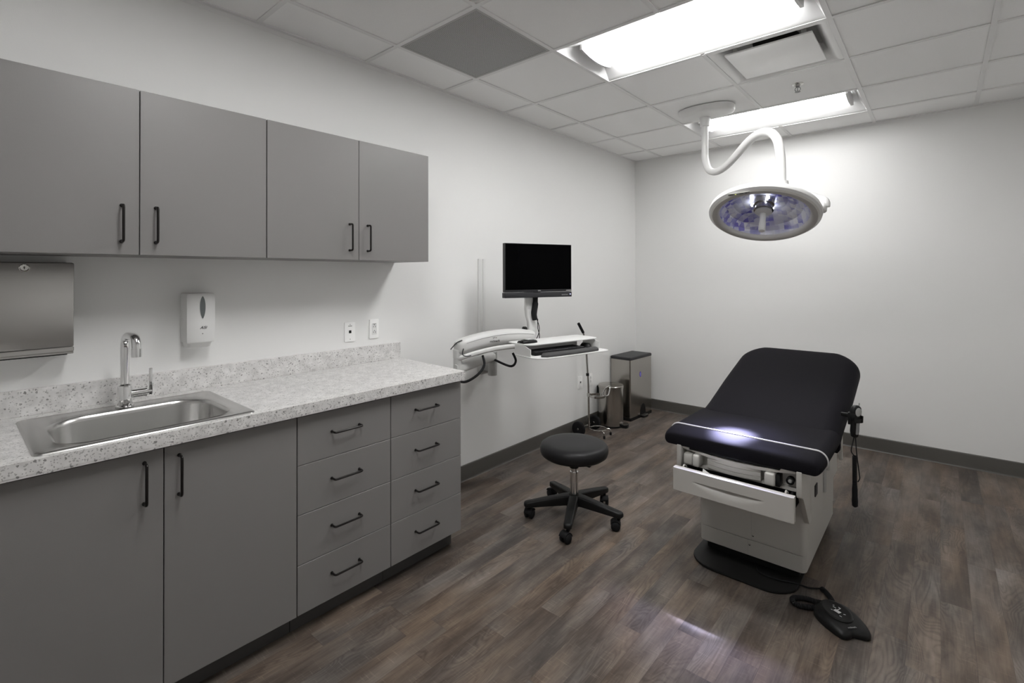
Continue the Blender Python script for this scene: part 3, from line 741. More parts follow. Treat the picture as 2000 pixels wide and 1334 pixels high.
# things carried by the arm
mo = thing('monitor', 'black flat screen monitor with dark grey lower bar on the wall arm', 'monitor', (MC.x, MC.y, 1.295), math.atan2(ME.y, ME.x))
MF = frame((MC.x, MC.y, 0), ME, (0, 0, 1), MNr); hw = .2655
MB(MF).box(-hw, hw, 1.340, 1.671, -.036, 0., .003).build('bezel', 'dark', mo)
MB(MF).box(-hw+.0035, hw-.0035, 1.357, 1.6675, -.002, .0012, .0004, 1).build('screen', 'screen', mo)
lb_ = MB(MF).box(-hw, hw, 1.302, 1.3375, -.045, .004, .003).build('speaker_bar', 'dark', mo)
MB(MF).box(hw-.018, hw-.010, 1.317, 1.325, .004, .0048).build('power_light', 'ledw', lb_)
gm = MB(MF)
for k in range(6): gm.box(hw-.085+.009*k, hw-.080+.009*k, 1.313, 1.321, .004, .0046)
gm.build('button', 'grey', lb_)
text('logo', 'DELL', .0105, MF @ Matrix.Translation((.0, 1.3485, .0006)), 'inkw', mo, .0008)
mk = MB(MF)
for q in range(8): mk.box(hw-.046+.0052*q, hw-.0424+.0052*q, 1.3455, 1.3505, .0003, .0012)
mk.build('marking', 'inkw', mo)
MB(MF).box(-.012, .012, 1.3375, 1.340, -.034, -.006).build('hinge', 'dark', mo)

kz = nz(.906)+.0005; ko = lo0-B2*.108+A2*.06
KF = frame((ko.x, ko.y, kz), (TA.x, TA.y, 0), (-TB.x, -TB.y, 0), (0, 0, 1))
kb = thing('keyboard', 'black keyboard on the pull-out tray behind the wrist rest', 'keyboard', (ko.x, ko.y, kz))
MB(KF).box(0, .45, 0, .135, 0.001, .016, .003).build('keyboard_base', 'black', kb)
kk = MB(KF)
for r in range(6):
    n = 18 if r else 12
    for k in range(n):
        wk = .43/n
        if r == 0 and 3 <= k <= 7: continue
        kk.box(.010+wk*k+.001, .010+wk*(k+1)-.001, .010+.0195*r, .026+.0195*r, .016, .0215, .0015, 1)
kk.box(.010+.43/12*3+.001, .010+.43/12*8-.001, .010, .026, .016, .0215, .0015, 1)
ko_ = kk.build('key', 'dark', kb)
ko_['kind'] = 'stuff'
wo = lo0-B2*.048+A2*.06
wr_ = MB(frame((wo.x, wo.y, kz), (TA.x, TA.y, 0), (-TB.x, -TB.y, 0), (0, 0, 1))); R = []
for k in range(21):
    f = k/20; e = min(f, 1-f)/.06; sc = math.sqrt(max(.02, 1-(1-min(1, e))**2)); yc = -.012*math.sin(PI*f)
    R.append([(f*.50, yc+y*sc, .0005+.024*max(0, zz)*(.5+.5*sc)) for y, zz in [(-.025, 0), (-.028, .35), (-.022, .75), (-.009, 1), (.010, 1), (.022, .8), (.028, .4), (.025, 0)]])
wr_.rings(R); tag(wr_.build('wrist_rest', plain('charcoal_foam', .05, .75), None, 60), 'dark grey padded wrist rest on the front of the keyboard tray', 'wrist rest')
bs = thing('card_scanner', 'dark hand-sized scanner with grey top lying on the white shelf', 'scanner', (up0.x, up0.y, nz(.982)))
so_ = up0-B2*.085+A2*.035; SF = frame((so_.x, so_.y, nz(.982)+.0005), (TA.x, TA.y, 0), (-TB.x, -TB.y, 0), (0, 0, 1))
R = []
for k in range(13):
    f = k/12; e = math.sqrt(max(.05, 1-(2*f-1)**2)); R.append([(f*.115-.02, y*.033*(.6+.4*e), max(0, zz)*.022*(.55+.45*e)) for y, zz in [(-1, 0), (-1, .5), (-.7, 1), (.7, 1), (1, .5), (1, 0)]])
MB(SF).rings(R).build('scanner_body', 'black', bs, 50)
MB(SF).box(.018, .062, -.020, .020, .0190, .0246, .001).build('scanner_label', 'inkw', bs)
MB(SF).tube(spline([(-.02, 0, .01), (-.035, .005, .014), (-.045, .0, .008)], 6), .005, 8).build('strap', 'black', bs)
ms = thing('handset', 'black handset with short cable resting under the shelf at the tray\'s far end', 'handset', (.6, 3.1, kz))
mo_ = lo0+A2*.545-B2*.14; HFm = frame((mo_.x, mo_.y, kz+.0005), (TA.x, TA.y, 0), (-TB.x, -TB.y, 0), (0, 0, 1))
R = []
for k in range(13):
    f = k/12; e = math.sqrt(max(.06, 1-(2*f-1)**2)); R.append([(f*.06-.01, y*.048*e+.03, max(0, zz)*.034*e) for y, zz in [(-1, 0), (-1, .4), (-.6, 1), (.6, 1), (1, .4), (1, 0)]])
MB(HFm).rings(R).build('handset_body', 'black', ms, 50)
MB(HFm).tube(spline([(.012, .07, .012), (.02, .088, .004), (.05, .095, .004), (.075, .07, .004)], 8), .003, 8).build('cable', 'black', ms)

# ------------------------------------------------------------------ cylinder cart
ca = thing('cylinder_cart', 'chrome two-wheeled cylinder cart with tall handle standing by the wall', 'cart', (.115, 3.9, 0))
px_, py_ = .112, 3.905
pm = MB(); pm.tube(fillet([(px_, py_, .03), (px_-.004, py_-.004, .45), (px_-.022, py_-.012, .80), (px_-.03, py_-.045, .925)], .03, 5), .0095, 14); pm.build('pole', 'chrome_d', ca)
MB().cyl((px_-.009, py_-.006, .525), (px_-.010, py_-.006, .55), .0145, 16).build('pole_clamp', 'black', ca)
MB().cyl((px_-.030, py_-.045, .925), (px_-.036, py_-.115, 1.015), .013, 16).build('grip', 'blackm', ca)
for yy in (py_-.135, py_+.135):
    wm_ = MB(axis_frame((.088, yy-.014, .066), (0, 1, 0))); wm_.lathe([(.02, .0), (.04, .002), (.05, .0), (.060, .001), (.066, .006), (.066, .022), (.060, .027), (.05, .028), (.04, .026), (.02, .028)], seg=36)
    wh = wm_.build('wheel', 'blackm', ca)
    MB().cyl((.088, yy-.017, .066), (.088, yy+.017, .066), .009, 14).build('wheel_hub', 'chrome_d', wh)
am = MB(); am.cyl((.088, py_-.13, .066), (.088, py_+.13, .066), .006, 12); am.tube([(.088, py_, .066), (px_, py_, .07)], .007, 10); am.build('axle', 'chrome_d', ca)
rc = Vector((px_+.085, py_+.02, 0))
rg = MB(); rg.tube([(rc.x+.075*math.cos(a), rc.y+.075*math.sin(a), .055) for a in (2*PI*k/32 for k in range(32))], .005, 8, True)
rg.tube([(px_, py_, .055), (rc.x-.075, rc.y, .055)], .006, 8); rg.build('base_ring', 'chrome_d', ca)
for dx, dy in ((.09, .06), (.10, -.07)):
    q = MB(); a0 = Vector((rc.x+.060, rc.y+(.045 if dy > 0 else -.045), .055)); b0 = Vector((rc.x+dx, rc.y+dy, .055))
    q.tube(fillet([a0, b0, b0-Vector((-.004, 0, .030))], .02, 5), .0055, 10); lg_ = q.build('leg', 'chrome_d', ca)
    MB().lathe([(.010, 0), (.010, .022), (.007, .026)], Matrix.Translation((b0.x+.004, b0.y, .0005)), 14).build('rubber_foot', 'blackm', lg_)
ur = MB(); uc = Vector((px_+.078, py_+.018, .350))
ur.rings([[(uc.x+r*math.cos(a), uc.y+r*math.sin(a), uc.z+dz) for r, dz in ((.066, -.010), (.070, -.010), (.070, .010), (.066, .010))] for a in (2*PI*k/36 for k in range(36))], closed=True)
ur.box(px_-.015, px_+.014, py_-.012, py_+.012, .335, .368, .003)
ur.build('cylinder_ring', 'chrome_d', ca)
hk = MB(); hk.tube(spline([uc+Vector((.02, .066, 0)), uc+Vector((.022, .085, .035)), uc+Vector((.03, .11, .062)), uc+Vector((.045, .145, .070)), uc+Vector((.05, .135, .04)), uc+Vector((.055, .10, .0)), uc+Vector((.055, .045, 0))], 8), .0055, 10); hk.build('cylinder_clip', 'chrome', ca)

# ------------------------------------------------------------------ bins
bb = thing('step_bin', 'tall rectangular stainless step bin with black lid in the corner', 'trash bin', (.135, 4.70, 0))
BFm = Matrix.Translation((.131, 4.70, 0)) @ Matrix.Rotation(math.radians(-2.), 4, 'Z')
def rb(x0, x1, y0, y1, r, z): return [(x, y, z) for x, y in rrect(x0, x1, y0, y1, r, 6)]
bx, by = .113, .222
MB(BFm).rings([rb(-bx, bx, -by, by, .012, .0305), rb(-bx, bx, -by, by, .012, .602)]).build('bin_body', 'steel_v', bb)
MB(BFm).rings([rb(-bx-.003, bx+.003, -by-.003, by+.003, .014, .0005), rb(-bx-.003, bx+.003, -by-.003, by+.003, .014, .030)]).build('bin_base', 'black', bb)
MB(BFm).rings([rb(-bx-.002, bx+.002, -by-.002, by+.002, .014, .602), rb(-bx-.003, bx+.003, -by-.003, by+.003, .014, .606), rb(-bx-.003, bx+.003, -by-.003, by+.003, .014, .624), rb(-bx+.004, bx-.004, -by+.004, by-.004, .012, .630), rb(-bx+.02, bx-.02, -by+.02, by-.02, .012, .631)]).build('lid', 'dark', bb)
pa = MB(BFm @ frame((bx, .03, 0), (0, 1, 0), (0, 0, 1), (1, 0, 0)))
pa.prism([(-.055, .002)]+[(.055*math.cos(a), .045+.105*math.sin(a)*(.85)) for a in (PI-PI*k/16 for k in range(17))]+[(.055, .002)], -.002, .002); pa.build('pedal_recess', 'black', bb)
pd = MB(BFm); pd.rings([[(x, y, z) for x, y in rrect(bx-.01, bx+.045, -.025, .085, .03, 6)] for z in (.010, .022)]); po = pd.build('pedal', 'black', bb)
MB(BFm).rings([[(x, y, z) for x, y in rrect(bx-.005, bx+.043, -.022, .082, .028, 6)] for z in (.0222, .0245)]).build('pedal_plate', 'steel', po)
MB(BFm @ frame((bx, -.02, 0), (0, 1, 0), (0, 0, 1), (1, 0, 0))).prism([(.016*math.cos(a), .440+.028*math.sin(a)) for a in (2*PI*k/24 for k in range(24))], .0002, .0012).build('sticker', plain('violet_sticker', (.13, .10, .62), .4), bb)
MB(BFm @ frame((bx, -.02, .440), (0, 1, 0), (0, 0, 1), (1, 0, 0))).prism(rrect(-.004, .004, -.017, .015, .0035, 4), .0012, .0018).build('sticker_mark', plain('violet_pale', (.45, .42, .85), .4), bb)
sbn = thing('pedal_bin', 'small round stainless pedal bin beside the tall bin', 'trash bin', (.142, 4.255, 0))
S0 = Matrix.Translation((.142, 4.255, 0))
MB(S0).lathe([(.118, .016), (.118, .368)], seg=56).build('bin_body', 'steel_v', sbn)
MB(S0).lathe([(.119, .0005), (.121, .003), (.121, .016), (.118, .018)], seg=56).build('bin_base', 'black', sbn)
MB(S0).lathe([(.1185, .368), (.122, .370), (.122, .387), (.118, .392), (.06, .399), (.0005, .401)], seg=56, cap0=True).build('lid', 'steel_v', sbn)
MB(S0 @ Matrix.Rotation(math.radians(200), 4, 'Z')).box(.112, .132, -.03, .03, .30, .375, .004).build('hinge', 'black', sbn)
pd = MB(S0 @ Matrix.Rotation(math.radians(8), 4, 'Z')); pd.rings([[(x, y, z) for x, y in rrect(.095, .172, -.040, .040, .025, 6)] for z in (.004, .030)]); po = pd.build('pedal', 'black', sbn)
MB(S0 @ Matrix.Rotation(math.radians(8), 4, 'Z')).rings([[(x, y, z) for x, y in rrect(.120, .170, -.036, .036, .022, 6)] for z in (.0302, .036)]).build('pedal_plate', 'steel', po)

# ------------------------------------------------------------------ stool
sx_, sy_ = .885, 2.495
st = thing('stool', 'round black rolling stool on five castors in front of the wall', 'stool', (sx_, sy_, 0))
S0 = Matrix.Translation((sx_, sy_, 0))
MB(S0).lathe([(.03, .368), (.15, .368), (.182, .372), (.197, .384), (.203, .402), (.203, .420), (.198, .436), (.184, .447), (.15, .4525), (.08, .4535), (.0005, .4535)], seg=64).build('seat', plain('stool_upholstery', (.0128, .0125, .0135), .42, bump=.1, bscale=350., spec=.22), st, 60)
MB(S0).lathe([(.10, .355), (.10, .3685)], seg=32).build('seat_plate', 'black', st)
MB().box(sx_+.09, sx_+.155, sy_-.075, sy_-.055, .358, .367, .003).build('height_lever', 'black', st)
MB(S0).lathe([(.0265, .300), (.0265, .356)], seg=28).build('column_sleeve', 'black', st)
MB(S0).lathe([(.019, .275), (.019, .301)], seg=28).lathe([(.0245, .13), (.0245, .277)], seg=28).build('gas_column', 'chrome', st)
MB(S0).lathe([(.036, .075), (.040, .082), (.040, .135), (.030, .145)], seg=28).build('hub', 'black', st)
for k in range(5):
    a = math.radians(6.5+72*k+2); F = S0 @ Matrix.Rotation(a, 4, 'Z'); R = []
    for r, hw, z0, z1 in ((.02, .028, .082, .142), (.06, .028, .084, .140), (.15, .0255, .080, .127), (.25, .0235, .076, .110), (.285, .0235, .075, .105), (.297, .019, .077, .102), (.303, .010, .081, .097)):
        R.append([(r, y, z) for y, z in rrect(-hw, hw, z0, z1, [.009, .009, .004, .004], 3)])
    lg_ = MB(F).rings(R).build('leg', 'black', st, 50)
    sw = math.radians([-150, -60, 160, 100, -100][k])
    cpos = Vector((.278, 0, 0)); CF = F @ Matrix.Translation(cpos) @ Matrix.Rotation(sw-a, 4, 'Z')
    cm_ = MB(CF); cm_.cyl((0, 0, .058), (0, 0, .086), .010, 14)
    for s in (-1, 1):
        cm_.lathe([(.006, 0), (.021, .0), (.0265, .004), (.0265, .016), (.022, .020), (.006, .021)], frame((.018, s*.006, .0272), (1, 0, 0), (0, 0, 1), (0, s, 0)), 24)
    R = []
    for q in range(9):
        t = math.radians(10+150*q/8); R.append([(.018-.030*math.cos(t)*-1*-1, y, .0272+.030*math.sin(t)+d_) for y, d_ in ((-.024, 0), (.024, 0), (.024, .004), (-.024, .004))])
    cm_.rings(R)
    cm_.cyl((.018, -.026, .0272), (.018, .026, .0272), .005, 10)
    cm_.build('caster', 'blackm', lg_, 50)

# ------------------------------------------------------------------ exam table
XT = 1.817
et = thing('exam_table', 'black upholstered exam table with raised back on a warm white drawer base', 'exam table', (XT, 3.0, 0))
MB().prism(rrect(1.566, 2.046, 2.486, 3.44, [.05, .05, .13, .13], 8), .0005, .014, .004).build('floor_plate', 'black', et)
MB().prism(rrect(1.600, 2.034, 2.675, 3.44, .03, 5), .014, .06).build('plinth', 'black', et)
def skirt(x0, x1, y0, y1, z0, z1, r): return MB().rings([[(x, y, z) for x, y in rrect(x0+i, x1-i, y0+i, y1-i, r, 6)] for z, i in ((z0, .003), (z0+.003, 0), (z1-.002, 0), (z1, .002))])
skirt(1.574, 2.066, 2.658, 3.462, .050, .1285, .026).build('lower_skirt', 'ivory2', et)
sk_ = skirt(1.571, 2.069, 2.658, 3.462, .1298, .330, .026).build('base_cover', 'ivory2', et)
for z, x in ((.105, 1.8215), (.155, 1.8375)): MB().lathe([(.0045, 0), (.0045, .002), (.002, .003)], axis_frame((x, 2.658, z), (0, -1, 0)), 12).build('screw', 'chrome_d', sk_)
MB().box(1.829, 1.8296, 2.6574, 2.6585, .131, .33).box(1.813, 1.8136, 2.6574, 2.6585, .052, .1285).build('panel_seam', 'grey', sk_)
# upper body: shell behind the drawer with a rounded side
ub = MB().rings([[(x, y, z) for x, y in rrect(1.546, 2.088, 2.60, 3.464, [.03, .03, .03, .03], 6)] for z in (.312, .59)]); ub.build('body_shell', 'ivory2', et)
sp2 = [(2.452, .612), (2.438, .600), (2.434, .500), (2.440, .488), (2.455, .486), (2.475, .470), (2.585, .330), (2.602, .318), (2.64, .318), (2.64, .60), (2.62, .612)]
for x0, x1 in ((1.541, 1.563), (2.071, 2.093)):
    MB().prism(sp2, x0, x1, .003, m=frame((0, 0, 0), (0, 1, 0), (0, 0, 1), (1, 0, 0))).build('side_panel', 'ivory', et)
MB().box(2.088, 2.093, 2.745, 2.800, .392, .445, .001).build('accessory_outlet', 'dark', et)
rn = MB(); rn.tube(fillet([(2.090, 2.985, .34), (2.090, 2.985, .50), (2.090, 3.09, .50), (2.090, 3.09, .42)], .03, 6), .012, 10); rn.build('side_grip', 'greyl', et)
MB().box(2.095, 2.113, 3.44, 3.470, .375, .60, .004).box(2.02, 2.113, 3.44, 3.470, .57, .60, .004).build('back_lift_arm', 'ivory', et)
# front module with stirrup housings
mm = MB(); mm.box(1.564, 2.070, 2.470, 2.60, .5005, .510); mm.box(1.564, 2.070, 2.500, 2.60, .5105, .60)
mm.build('front_module', 'ivory', et)
lip = MB(); R = []
for k in range(25):
    f = k/24; x = 1.564+.506*f; yb = 2.462-.020*math.sin(PI*f); zb = .582-.018*math.sin(PI*f)
    R.append([(x, yb, zb), (x, yb, zb+.013), (x, 2.54, zb+.014), (x, 2.54, zb)])
lip.rings(R); lip.build('front_lip', 'ivory', et)
MB().box(1.600, 2.005, 2.446, 2.56, .585, .606, .004).build('under_strip', 'black', et)  # black strip filling the space below the seat nose
for x0, x1 in ((1.566, 1.598), (2.008, 2.067)): MB().box(x0, x1, 2.448, 2.52, .585, .611, .004).build('seat_support', 'ivory', et)
def stir(xs, xe, z0, z1):
    q = MB(); q.box(xs, xe, 2.440, 2.50, z0, z1, .008, 3); return q
stir(1.573, 1.618, .512, .566).build('stirrup_cap', 'ivory', et); 
q = MB(); q.box(1.622, 1.655, 2.428, 2.50, .512, .572, .009, 3); q.build('stirrup_cap', 'ivory', et)
q = MB(); q.box(1.945, 1.988, 2.428, 2.50, .512, .570, .009, 3); q.build('stirrup_cap', 'ivory', et)
MB().box(1.9885, 2.006, 2.442, 2.50, .512, .566, .003).build('release_button', 'black', et)
cp = MB(); R = []     # bowed step panel in the middle
for z, o in ((.5105, .0), (.514, .004), (.530, .005), (.5315, .001), (.533, .005), (.552, .006), (.5535, .002), (.555, .006), (.574, .004), (.577, 0)):
    R.append([(1.686+.238*k/20, 2.464-o-.020*math.sin(PI*k/20), z) for k in range(21)]+[(1.924, 2.52, z), (1.686, 2.52, z)])
cp.rings(R); cp.build('step_panel', 'ivory', et, 25)
so2 = MB(); so2.lathe([(.0165, 0), (.0165, .008), (.013, .010), (.010, .004), (.0005, .004)], axis_frame((2.040, 2.500, .540), (0, -1, 0)), 24); so2.lathe([(.0165, .0), (.0165, .028), (.012, .030), (.010, .024), (.0005, .024)], axis_frame((2.040, 2.500, .540), (0, -1, 0)), 24); so2.build('power_socket', 'black', et)
MB().lathe([(.009, .0245), (.006, .030), (.0005, .030)], axis_frame((2.040, 2.500, .540), (0, -1, 0)), 20).build('socket_cap', 'greyl', et)
# drawer, pulled out a little
dw = MB(); zs = [.408, .4085, .412, .42, .43, .44, .448, .455, .462, .4685, .470, .4705, .475, .49, .505, .513, .516, .5165]
x0, x1, yf = 1.556, 2.078, 2.352; nx = 64
bmx = bmesh.new(); G = []
for z in zs:
    row = []
    for k in range(nx+1):
        x = x0+(x1-x0)*k/nx; f = (x-1.655)/(1.962-1.655); dy = 0.
        if 0 < f < 1 and z <= .4702:
            hh = .047*math.sin(PI*f)**.8; tt = (.4702-z)/max(hh, 1e-4)
            if tt < 1: dy = .032*math.sin(PI*f)**.6*(1-tt)**1.6
        ed = min(k, nx-k); dy += .004*(max(0, 1-ed/1.)) + .003*(1 if z in (zs[0], zs[-1]) else 0)
        row.append(bmx.verts.new((x, yf+dy, z)))
    G.append(row)
for a, b in zip(G, G[1:]):
    for k in range(nx): bmx.faces.new((a[k], a[k+1], b[k+1], b[k]))
bk_ = [[bmx.verts.new((G[0][k].co.x, yf+.034, z)) for k in (0, nx)] for z in (zs[0], zs[-1])]
bmx.faces.new([bk_[0][0], bk_[0][1]]+G[0][::-1]); bmx.faces.new(G[-1]+[bk_[1][1], bk_[1][0]])
bmx.faces.new([r[0] for r in G][::-1]+[bk_[0][0], bk_[1][0]][0:1]+[bk_[1][0]]); bmx.faces.new([r[-1] for r in G]+[bk_[1][1], bk_[0][1]])
bmx.faces.new([bk_[0][1], bk_[0][0], bk_[1][0], bk_[1][1]])
bmesh.ops.recalc_face_normals(bmx, faces=bmx.faces[:])
drw = dw.add(bmx).build('drawer', 'ivory', et, 30)
MB().box(1.580, 2.054, yf+.035, 2.598, .412, .418).box(1.580, 1.588, yf+.035, 2.598, .418, .495).box(2.046, 2.054, yf+.035, 2.586, .418, .495).box(1.580, 2.054, 2.5865, 2.5985, .418, .497).build('drawer_tray', 'dark', drw)  # interior painted dark as shade; back panel added so the gap reads dark
cl_ = MB()
for x in (1.594, 2.040): cl_.tube(spline([(x, yf+.03, .505), (x, yf+.045, .522), (x, yf+.075, .505)], 5), .004, 8)
cl_.build('drawer_catch', 'ivory', drw)
pp = MB(); pp.prism([(0, 0), (.10, -.012), (.0, .032)], -.0006, .0006, m=frame((1.682, yf+.042, .495), (1, 0, 0), (0, .45, .893), (0, -.893, .45))); tag(pp.build('paper_sheet', 'paper', None, None), 'corner of white paper sticking out of the exam table drawer', 'paper')
# upholstery
def section(hw, zt, zb, rt, rb):   # points of one cross section in (x, z), counter-clockwise from the right bottom
    return rrect(-hw, hw, zb, zt, [rt, rt, rb, rb], 8)
ST, SB, HW = .672, .594, .352
R = []
def sec(y, hw, zt, zb, k=1.):
    rt = min(.050, (zt-zb)*.52)*k; return [(XT+x, y, z) for x, z in section(hw, zt, zb, rt, min(.034, (zt-zb)*.42))]
for k in range(9, -1, -1):        # front nose bulges out towards the foot end
    a = PI/2*k/9; y = 2.558-.118*math.sin(a); c = math.cos(a)**.62 if k < 9 else .10
    R.append(sec(y, HW-.020*(1-c)-.0, .620+(ST-.620)*(.34+.66*c), .620-(.620-SB)*(.80+.20*c)))
for y in (2.60, 2.75, 2.90, 2.945): R.append(sec(y, HW, ST, SB))
seat = MB().rings(R).build('seat_cushion', 'vinyl', et, 60)
ps = [p for p in sec(2.561, HW+.001, ST+.001, SB-.001)]
i0 = [p for p in ps if p[2] > .600]
order = sorted(i0, key=lambda p: math.atan2(p[2]-.60, p[0]-XT))
MB().tube(order, .0048, 8).build('piping', 'piping', seat)
# back section, hinged up
def ell(hw, zt, zb, rx, ry):
    o = []
    for k in range(3): o.append((hw-.012*(1-k/2)**2, zb+(zt-ry-zb)*k/3))
    for k in range(10): a = PI/2*k/9; o.append((hw-rx+rx*math.cos(a), zt-ry+ry*math.sin(a)))
    return o+[(-x, z) for x, z in reversed(o)]
p0 = Vector((0, 2.925, .672)); ang = math.radians(15.5); Lb = 1.02; up_ = Vector((0, -math.sin(ang), math.cos(ang))); al = Vector((0, math.cos(ang), math.sin(ang)))
R = []; th = .118; hb_ = .352; rc_ = .18
for s in [0, .01, .05, .15, .3, .45, .6, .75, .82]+[Lb-rc_+rc_*math.sin(PI/2*q/10) for q in range(11)]:
    d = s-(Lb-rc_); hw = hb_-(0 if d < 0 else (rc_-math.sqrt(max(0, rc_*rc_-d*d)))*.95)
    hw -= .004 if s == 0 else 0
    e = max(0, Lb-s); kk_ = 1. if e > .045 else .35+.65*math.sqrt(max(0, 1-(1-e/.045)**2))
    waist = .008*math.exp(-((s-.16)/.20)**2)*min(1, s/.05); hw -= waist
    zc = -th/2; R.append([Vector((XT+x, 0, 0))+p0+al*s+up_*(zc+z) for x, z in ell(hw, th/2*kk_, -th/2*kk_, .078*max(kk_, .6), .072*kk_)])
bc = MB().rings(R); bc.build('back_cushion', 'vinyl', et, 60)
bp2 = MB(); bp2.box(1.52, 2.11, 0, .80, -.012, 0, .004, m=frame(p0+up_*(-th-.001)+al*.04, (1, 0, 0), al, up_)); bp2.build('back_plate', 'ivory2', et)
MB().box(1.52, 2.11, 2.53, 2.94, .598-.02, .598-.012, .002).build('seat_plate', 'ivory2', et)

# hand control in its holder on the table's side
hx, hy = 2.214, 3.10
br = MB(); br.box(2.150, 2.194, hy-.006, hy+.012, .715, .735, .004); br.box(2.182, 2.196, hy-.014, hy+.016, .680, .742, .003); br.build('control_bracket', 'black', et)
hc = thing('hand_control', 'black corded hand control clipped to the side of the exam table', 'hand control', (hx, hy, .60))
hz = Vector((.055, -.0, 1.)).normalized(); hxv = Vector((.80, -.60, 0)); hxv = (hxv-hz*hxv.dot(hz)).normalized(); hyv = hz.cross(hxv)
CFm = frame((hx-.002, hy-.02, .620), hyv, hz, hxv)        # local: x width, y up, z face out
R = []
for yv, wv_, th_ in ((0, .010, .010), (.006, .016, .016), (.03, .019, .020), (.06, .018, .020), (.085, .019, .020), (.11, .024, .021), (.135, .027, .021), (.155, .023, .018), (.165, .012, .010)):
    R.append([(x, yv, z) for x, z in rrect(-wv_, wv_, -th_*.9, th_*.6, min(wv_, th_)*.55, 4)])
ho = MB(CFm).rings(R).build('control_body', 'black', hc, 60)
MB(CFm).prism([(.0175*math.cos(a), .134+.022*math.sin(a)) for a in (2*PI*k/24 for k in range(24))], .0115, .0135, .0005).build('keypad', 'greyl', ho)
MB(CFm).prism(rrect(-.008, .008, .018, .082, .006, 4), .0112, .0128).build('lower_label', 'grey', ho)
MB(CFm).box(-.026, -.021, .095, .125, -.016, .016, .001).box(.021, .027, .080, .115, -.016, .018, .001).box(-.024, .024, .078, .100, .008, .016, .001).build('holder_clip', 'black', ho)
MB(CFm).box(.012, .018, .165, .178, -.002, .002, .001).build('hanger_tab', 'greyl', ho)
c0 = CFm @ Vector((0, 0, 0)); base_c = Vector((c0.x-.004, c0.y, .565))
st_ = MB(); st_.tube(spline([c0+Vector((-.002, 0, .004)), c0+Vector((-.012, -.004, -.05)), c0+Vector((-.014, -.004, -.075)), c0+Vector((-.002, 0, -.095))], 8), .0026, 8)
st_.tube(spline([c0+Vector((.003, 0, .004)), c0+Vector((.008, 0, -.08)), c0+Vector((.018, 0, -.18)), c0+Vector((.020, 0, -.205)), c0+Vector((.012, 0, -.225))], 8), .0026, 8)
st_.build('cord', 'blackm', hc)
hl = []; turns = 26; z0, z1 = c0.z-.095, c0.z-.235
for k in range(turns*10+1):
    f = k/(turns*10); a = 2*PI*k/10; hl.append((c0.x-.001+.0085*math.cos(a), c0.y+.0085*math.sin(a), z0+(z1-z0)*f))
co = MB(); co.tube(hl, .0026, 6); co.cyl((c0.x-.001, c0.y, z0-.03), (c0.x-.001, c0.y, z1), .0062, 10)
co.lathe([(.009, 0), (.0125, -.04), (.0125, -.075), (.014, -.10), (.013, -.125), (.006, -.132)], Matrix.Translation((c0.x-.001, c0.y, z1+.01)), 16)
co.build('coiled_cord', 'blackm', hc, 50)

# ------------------------------------------------------------------ foot control
fo = thing('foot_control', 'black foot pedal with coiled cord on the floor in front of the exam table', 'foot pedal', (2.23, 2.45, 0))
pc = Vector((2.228, 2.462)); pu = Vector((.155, -.150)).normalized(); pv_ = Vector((-pu.y, pu.x))
PF = frame((pc.x, pc.y, 0), (pu.x, pu.y, 0), (pv_.x, pv_.y, 0), (0, 0, 1))
ol = spline([(-.108, 0), (-.095, .045), (-.055, .070), (0, .074), (.055, .068), (.098, .052), (.112, .030), (.100, .008), (.090, -.012), (.098, -.034), (.090, -.056), (.05, -.068), (0, -.074), (-.055, -.070), (-.095, -.045)], 5, True)
ol = [(p[0], p[1]) for p in [(v.x, v.y) for v in [Vector((*q, 0)) if len(q) == 2 else q for q in ol]]]
def po_(s, z, sh=0., tilt=0.): return [(x*s*.93+sh-.004, y*s*1.10, z-tilt*x) for x, y in ol]
MB(PF).rings([po_(.97, .0005), po_(1., .004), po_(1., .016), po_(.96, .026, 0, .03), po_(.86, .033, -.003, .05), po_(.70, .038, -.006, .06)]).build('pedal_housing', 'black', fo, 60)
ovl = [(math.cos(2*PI*k/32), math.sin(2*PI*k/32)) for k in range(32)]
def ovr(a, b, z): return [(-.025+a*x, b*y, z-.06*a*x) for x, y in ovl]
dk = MB(PF).rings([ovr(.066, .052, .037), ovr(.066, .052, .0415), ovr(.062, .048, .0435), ovr(.054, .041, .0425), ovr(.050, .037, .0415)]).build('control_disc', 'black', fo, 50)
ic = MB(PF)
ic.box(-.012, .012, -.006, .010, .0425, .0432, m=Matrix.Translation((-.018, -.004, 0)) @ Matrix.Rotation(.3, 4, 'Z'))
for (x, y, l_, a) in ((-.028, .012, .018, 1.9), (-.042, .004, .012, .4), (-.036, .022, .010, .2), (.004, .012, .008, 1.0), (.012, -.012, .009, .4), (-.055, .010, .006, 1.2), (-.030, -.018, .006, .5)):
    ic.box(-l_/2, l_/2, -.0016, .0016, .0435, .0442, m=Matrix.Translation((x, y, 0)) @ Matrix.Rotation(a, 4, 'Z'))
ic.build('pictogram', 'inkw', dk)
text('lettering', 'midmark', .010, PF @ Matrix.Translation((.066, -.006, .0355)) @ Matrix.Rotation(.05, 4, 'Y') @ Matrix.Rotation(PI/2+.0, 4, 'Z') , 'grey', fo, .0008)
fp = spline([(2.150, 2.515, .014), (2.111, 2.478, .012), (2.060, 2.462, .012), (2.044, 2.500, .012), (2.085, 2.533, .012), (2.130, 2.533, .016), (2.172, 2.545, .022), (2.178, 2.59, .014), (2.150, 2.640, .012), (2.127, 2.665, .011)], 26)
L_ = 0.; hp = []
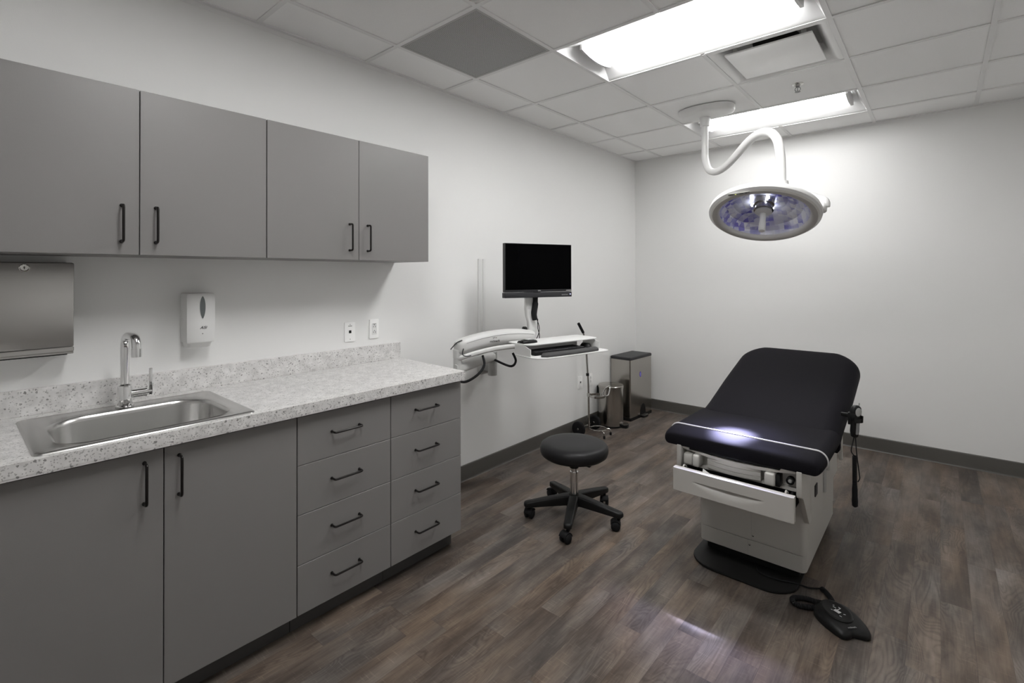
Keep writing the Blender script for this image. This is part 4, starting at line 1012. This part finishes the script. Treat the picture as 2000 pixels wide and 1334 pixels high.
for i in range(len(fp)-1):
    a, b = fp[i], fp[i+1]; t = (b-a).normalized(); u = Vector((0, 0, 1)); s_ = t.cross(u)
    nsub = 4
    for k in range(nsub):
        q = a+(b-a)*(k/nsub); ph = (L_+(b-a).length*k/nsub)/.0064*2*PI
        hp.append(q+(s_*math.cos(ph)+u*math.sin(ph))*.0085)
    L_ += (b-a).length
cd = MB(); cd.tube(hp, .003, 6); cd.tube([p for p in fp[::4]], .006, 8)
cd.build('coiled_cord', 'blackm', fo, 60)
MB().tube(spline([(2.127, 2.665, .010), (2.085, 2.643, .006), (2.050, 2.628, .012), (2.01, 2.610, .0185), (1.965, 2.592, .0185), (1.91, 2.59, .0185), (1.875, 2.605, .0185), (1.86, 2.64, .0185)], 8), .0035, 8).build('cord', 'blackm', fo)

# ------------------------------------------------------------------ world, camera, view
wd_ = bpy.data.worlds.new('world'); SC.world = wd_; wd_.use_nodes = True
wd_.node_tree.nodes['Background'].inputs[0].default_value = (.5, .5, .52, 1); wd_.node_tree.nodes['Background'].inputs[1].default_value = .0

f_, ppx, ppy, yaw, pit, rol, cxw, czw = 962.0361, 991.6538, 529.9774, .7194, .0062, -.0021, 2.5434, 1.461
cyw, syw, cpw, spw = math.cos(yaw), math.sin(yaw), math.cos(pit), math.sin(pit)
fw = Vector((-syw*cpw, cyw*cpw, spw)); rt = Vector((cyw, syw, 0)); upv = rt.cross(fw)
c_, s_ = math.cos(rol), math.sin(rol); r2, u2 = rt*c_+upv*s_, upv*c_-rt*s_
cam = bpy.data.cameras.new('camera'); co_ = bpy.data.objects.new('camera', cam); COL.objects.link(co_)
co_.matrix_world = frame((cxw, 0, czw), r2, u2, -fw)
cam.sensor_width = 36; cam.sensor_fit = 'HORIZONTAL'; cam.lens = f_*36/2000; cam.shift_x = (1000-ppx)/2000; cam.shift_y = (ppy-667)/2000
cam.clip_start = .02; cam.clip_end = 50
SC.camera = co_
vs_ = SC.view_settings; vs_.view_transform = 'Standard'; vs_.look = 'None'; vs_.exposure = .08; vs_.gamma = 1.; vs_.use_curve_mapping = False
SC.cycles.max_bounces = 10; SC.cycles.diffuse_bounces = 6; SC.cycles.sample_clamp_indirect = 6.
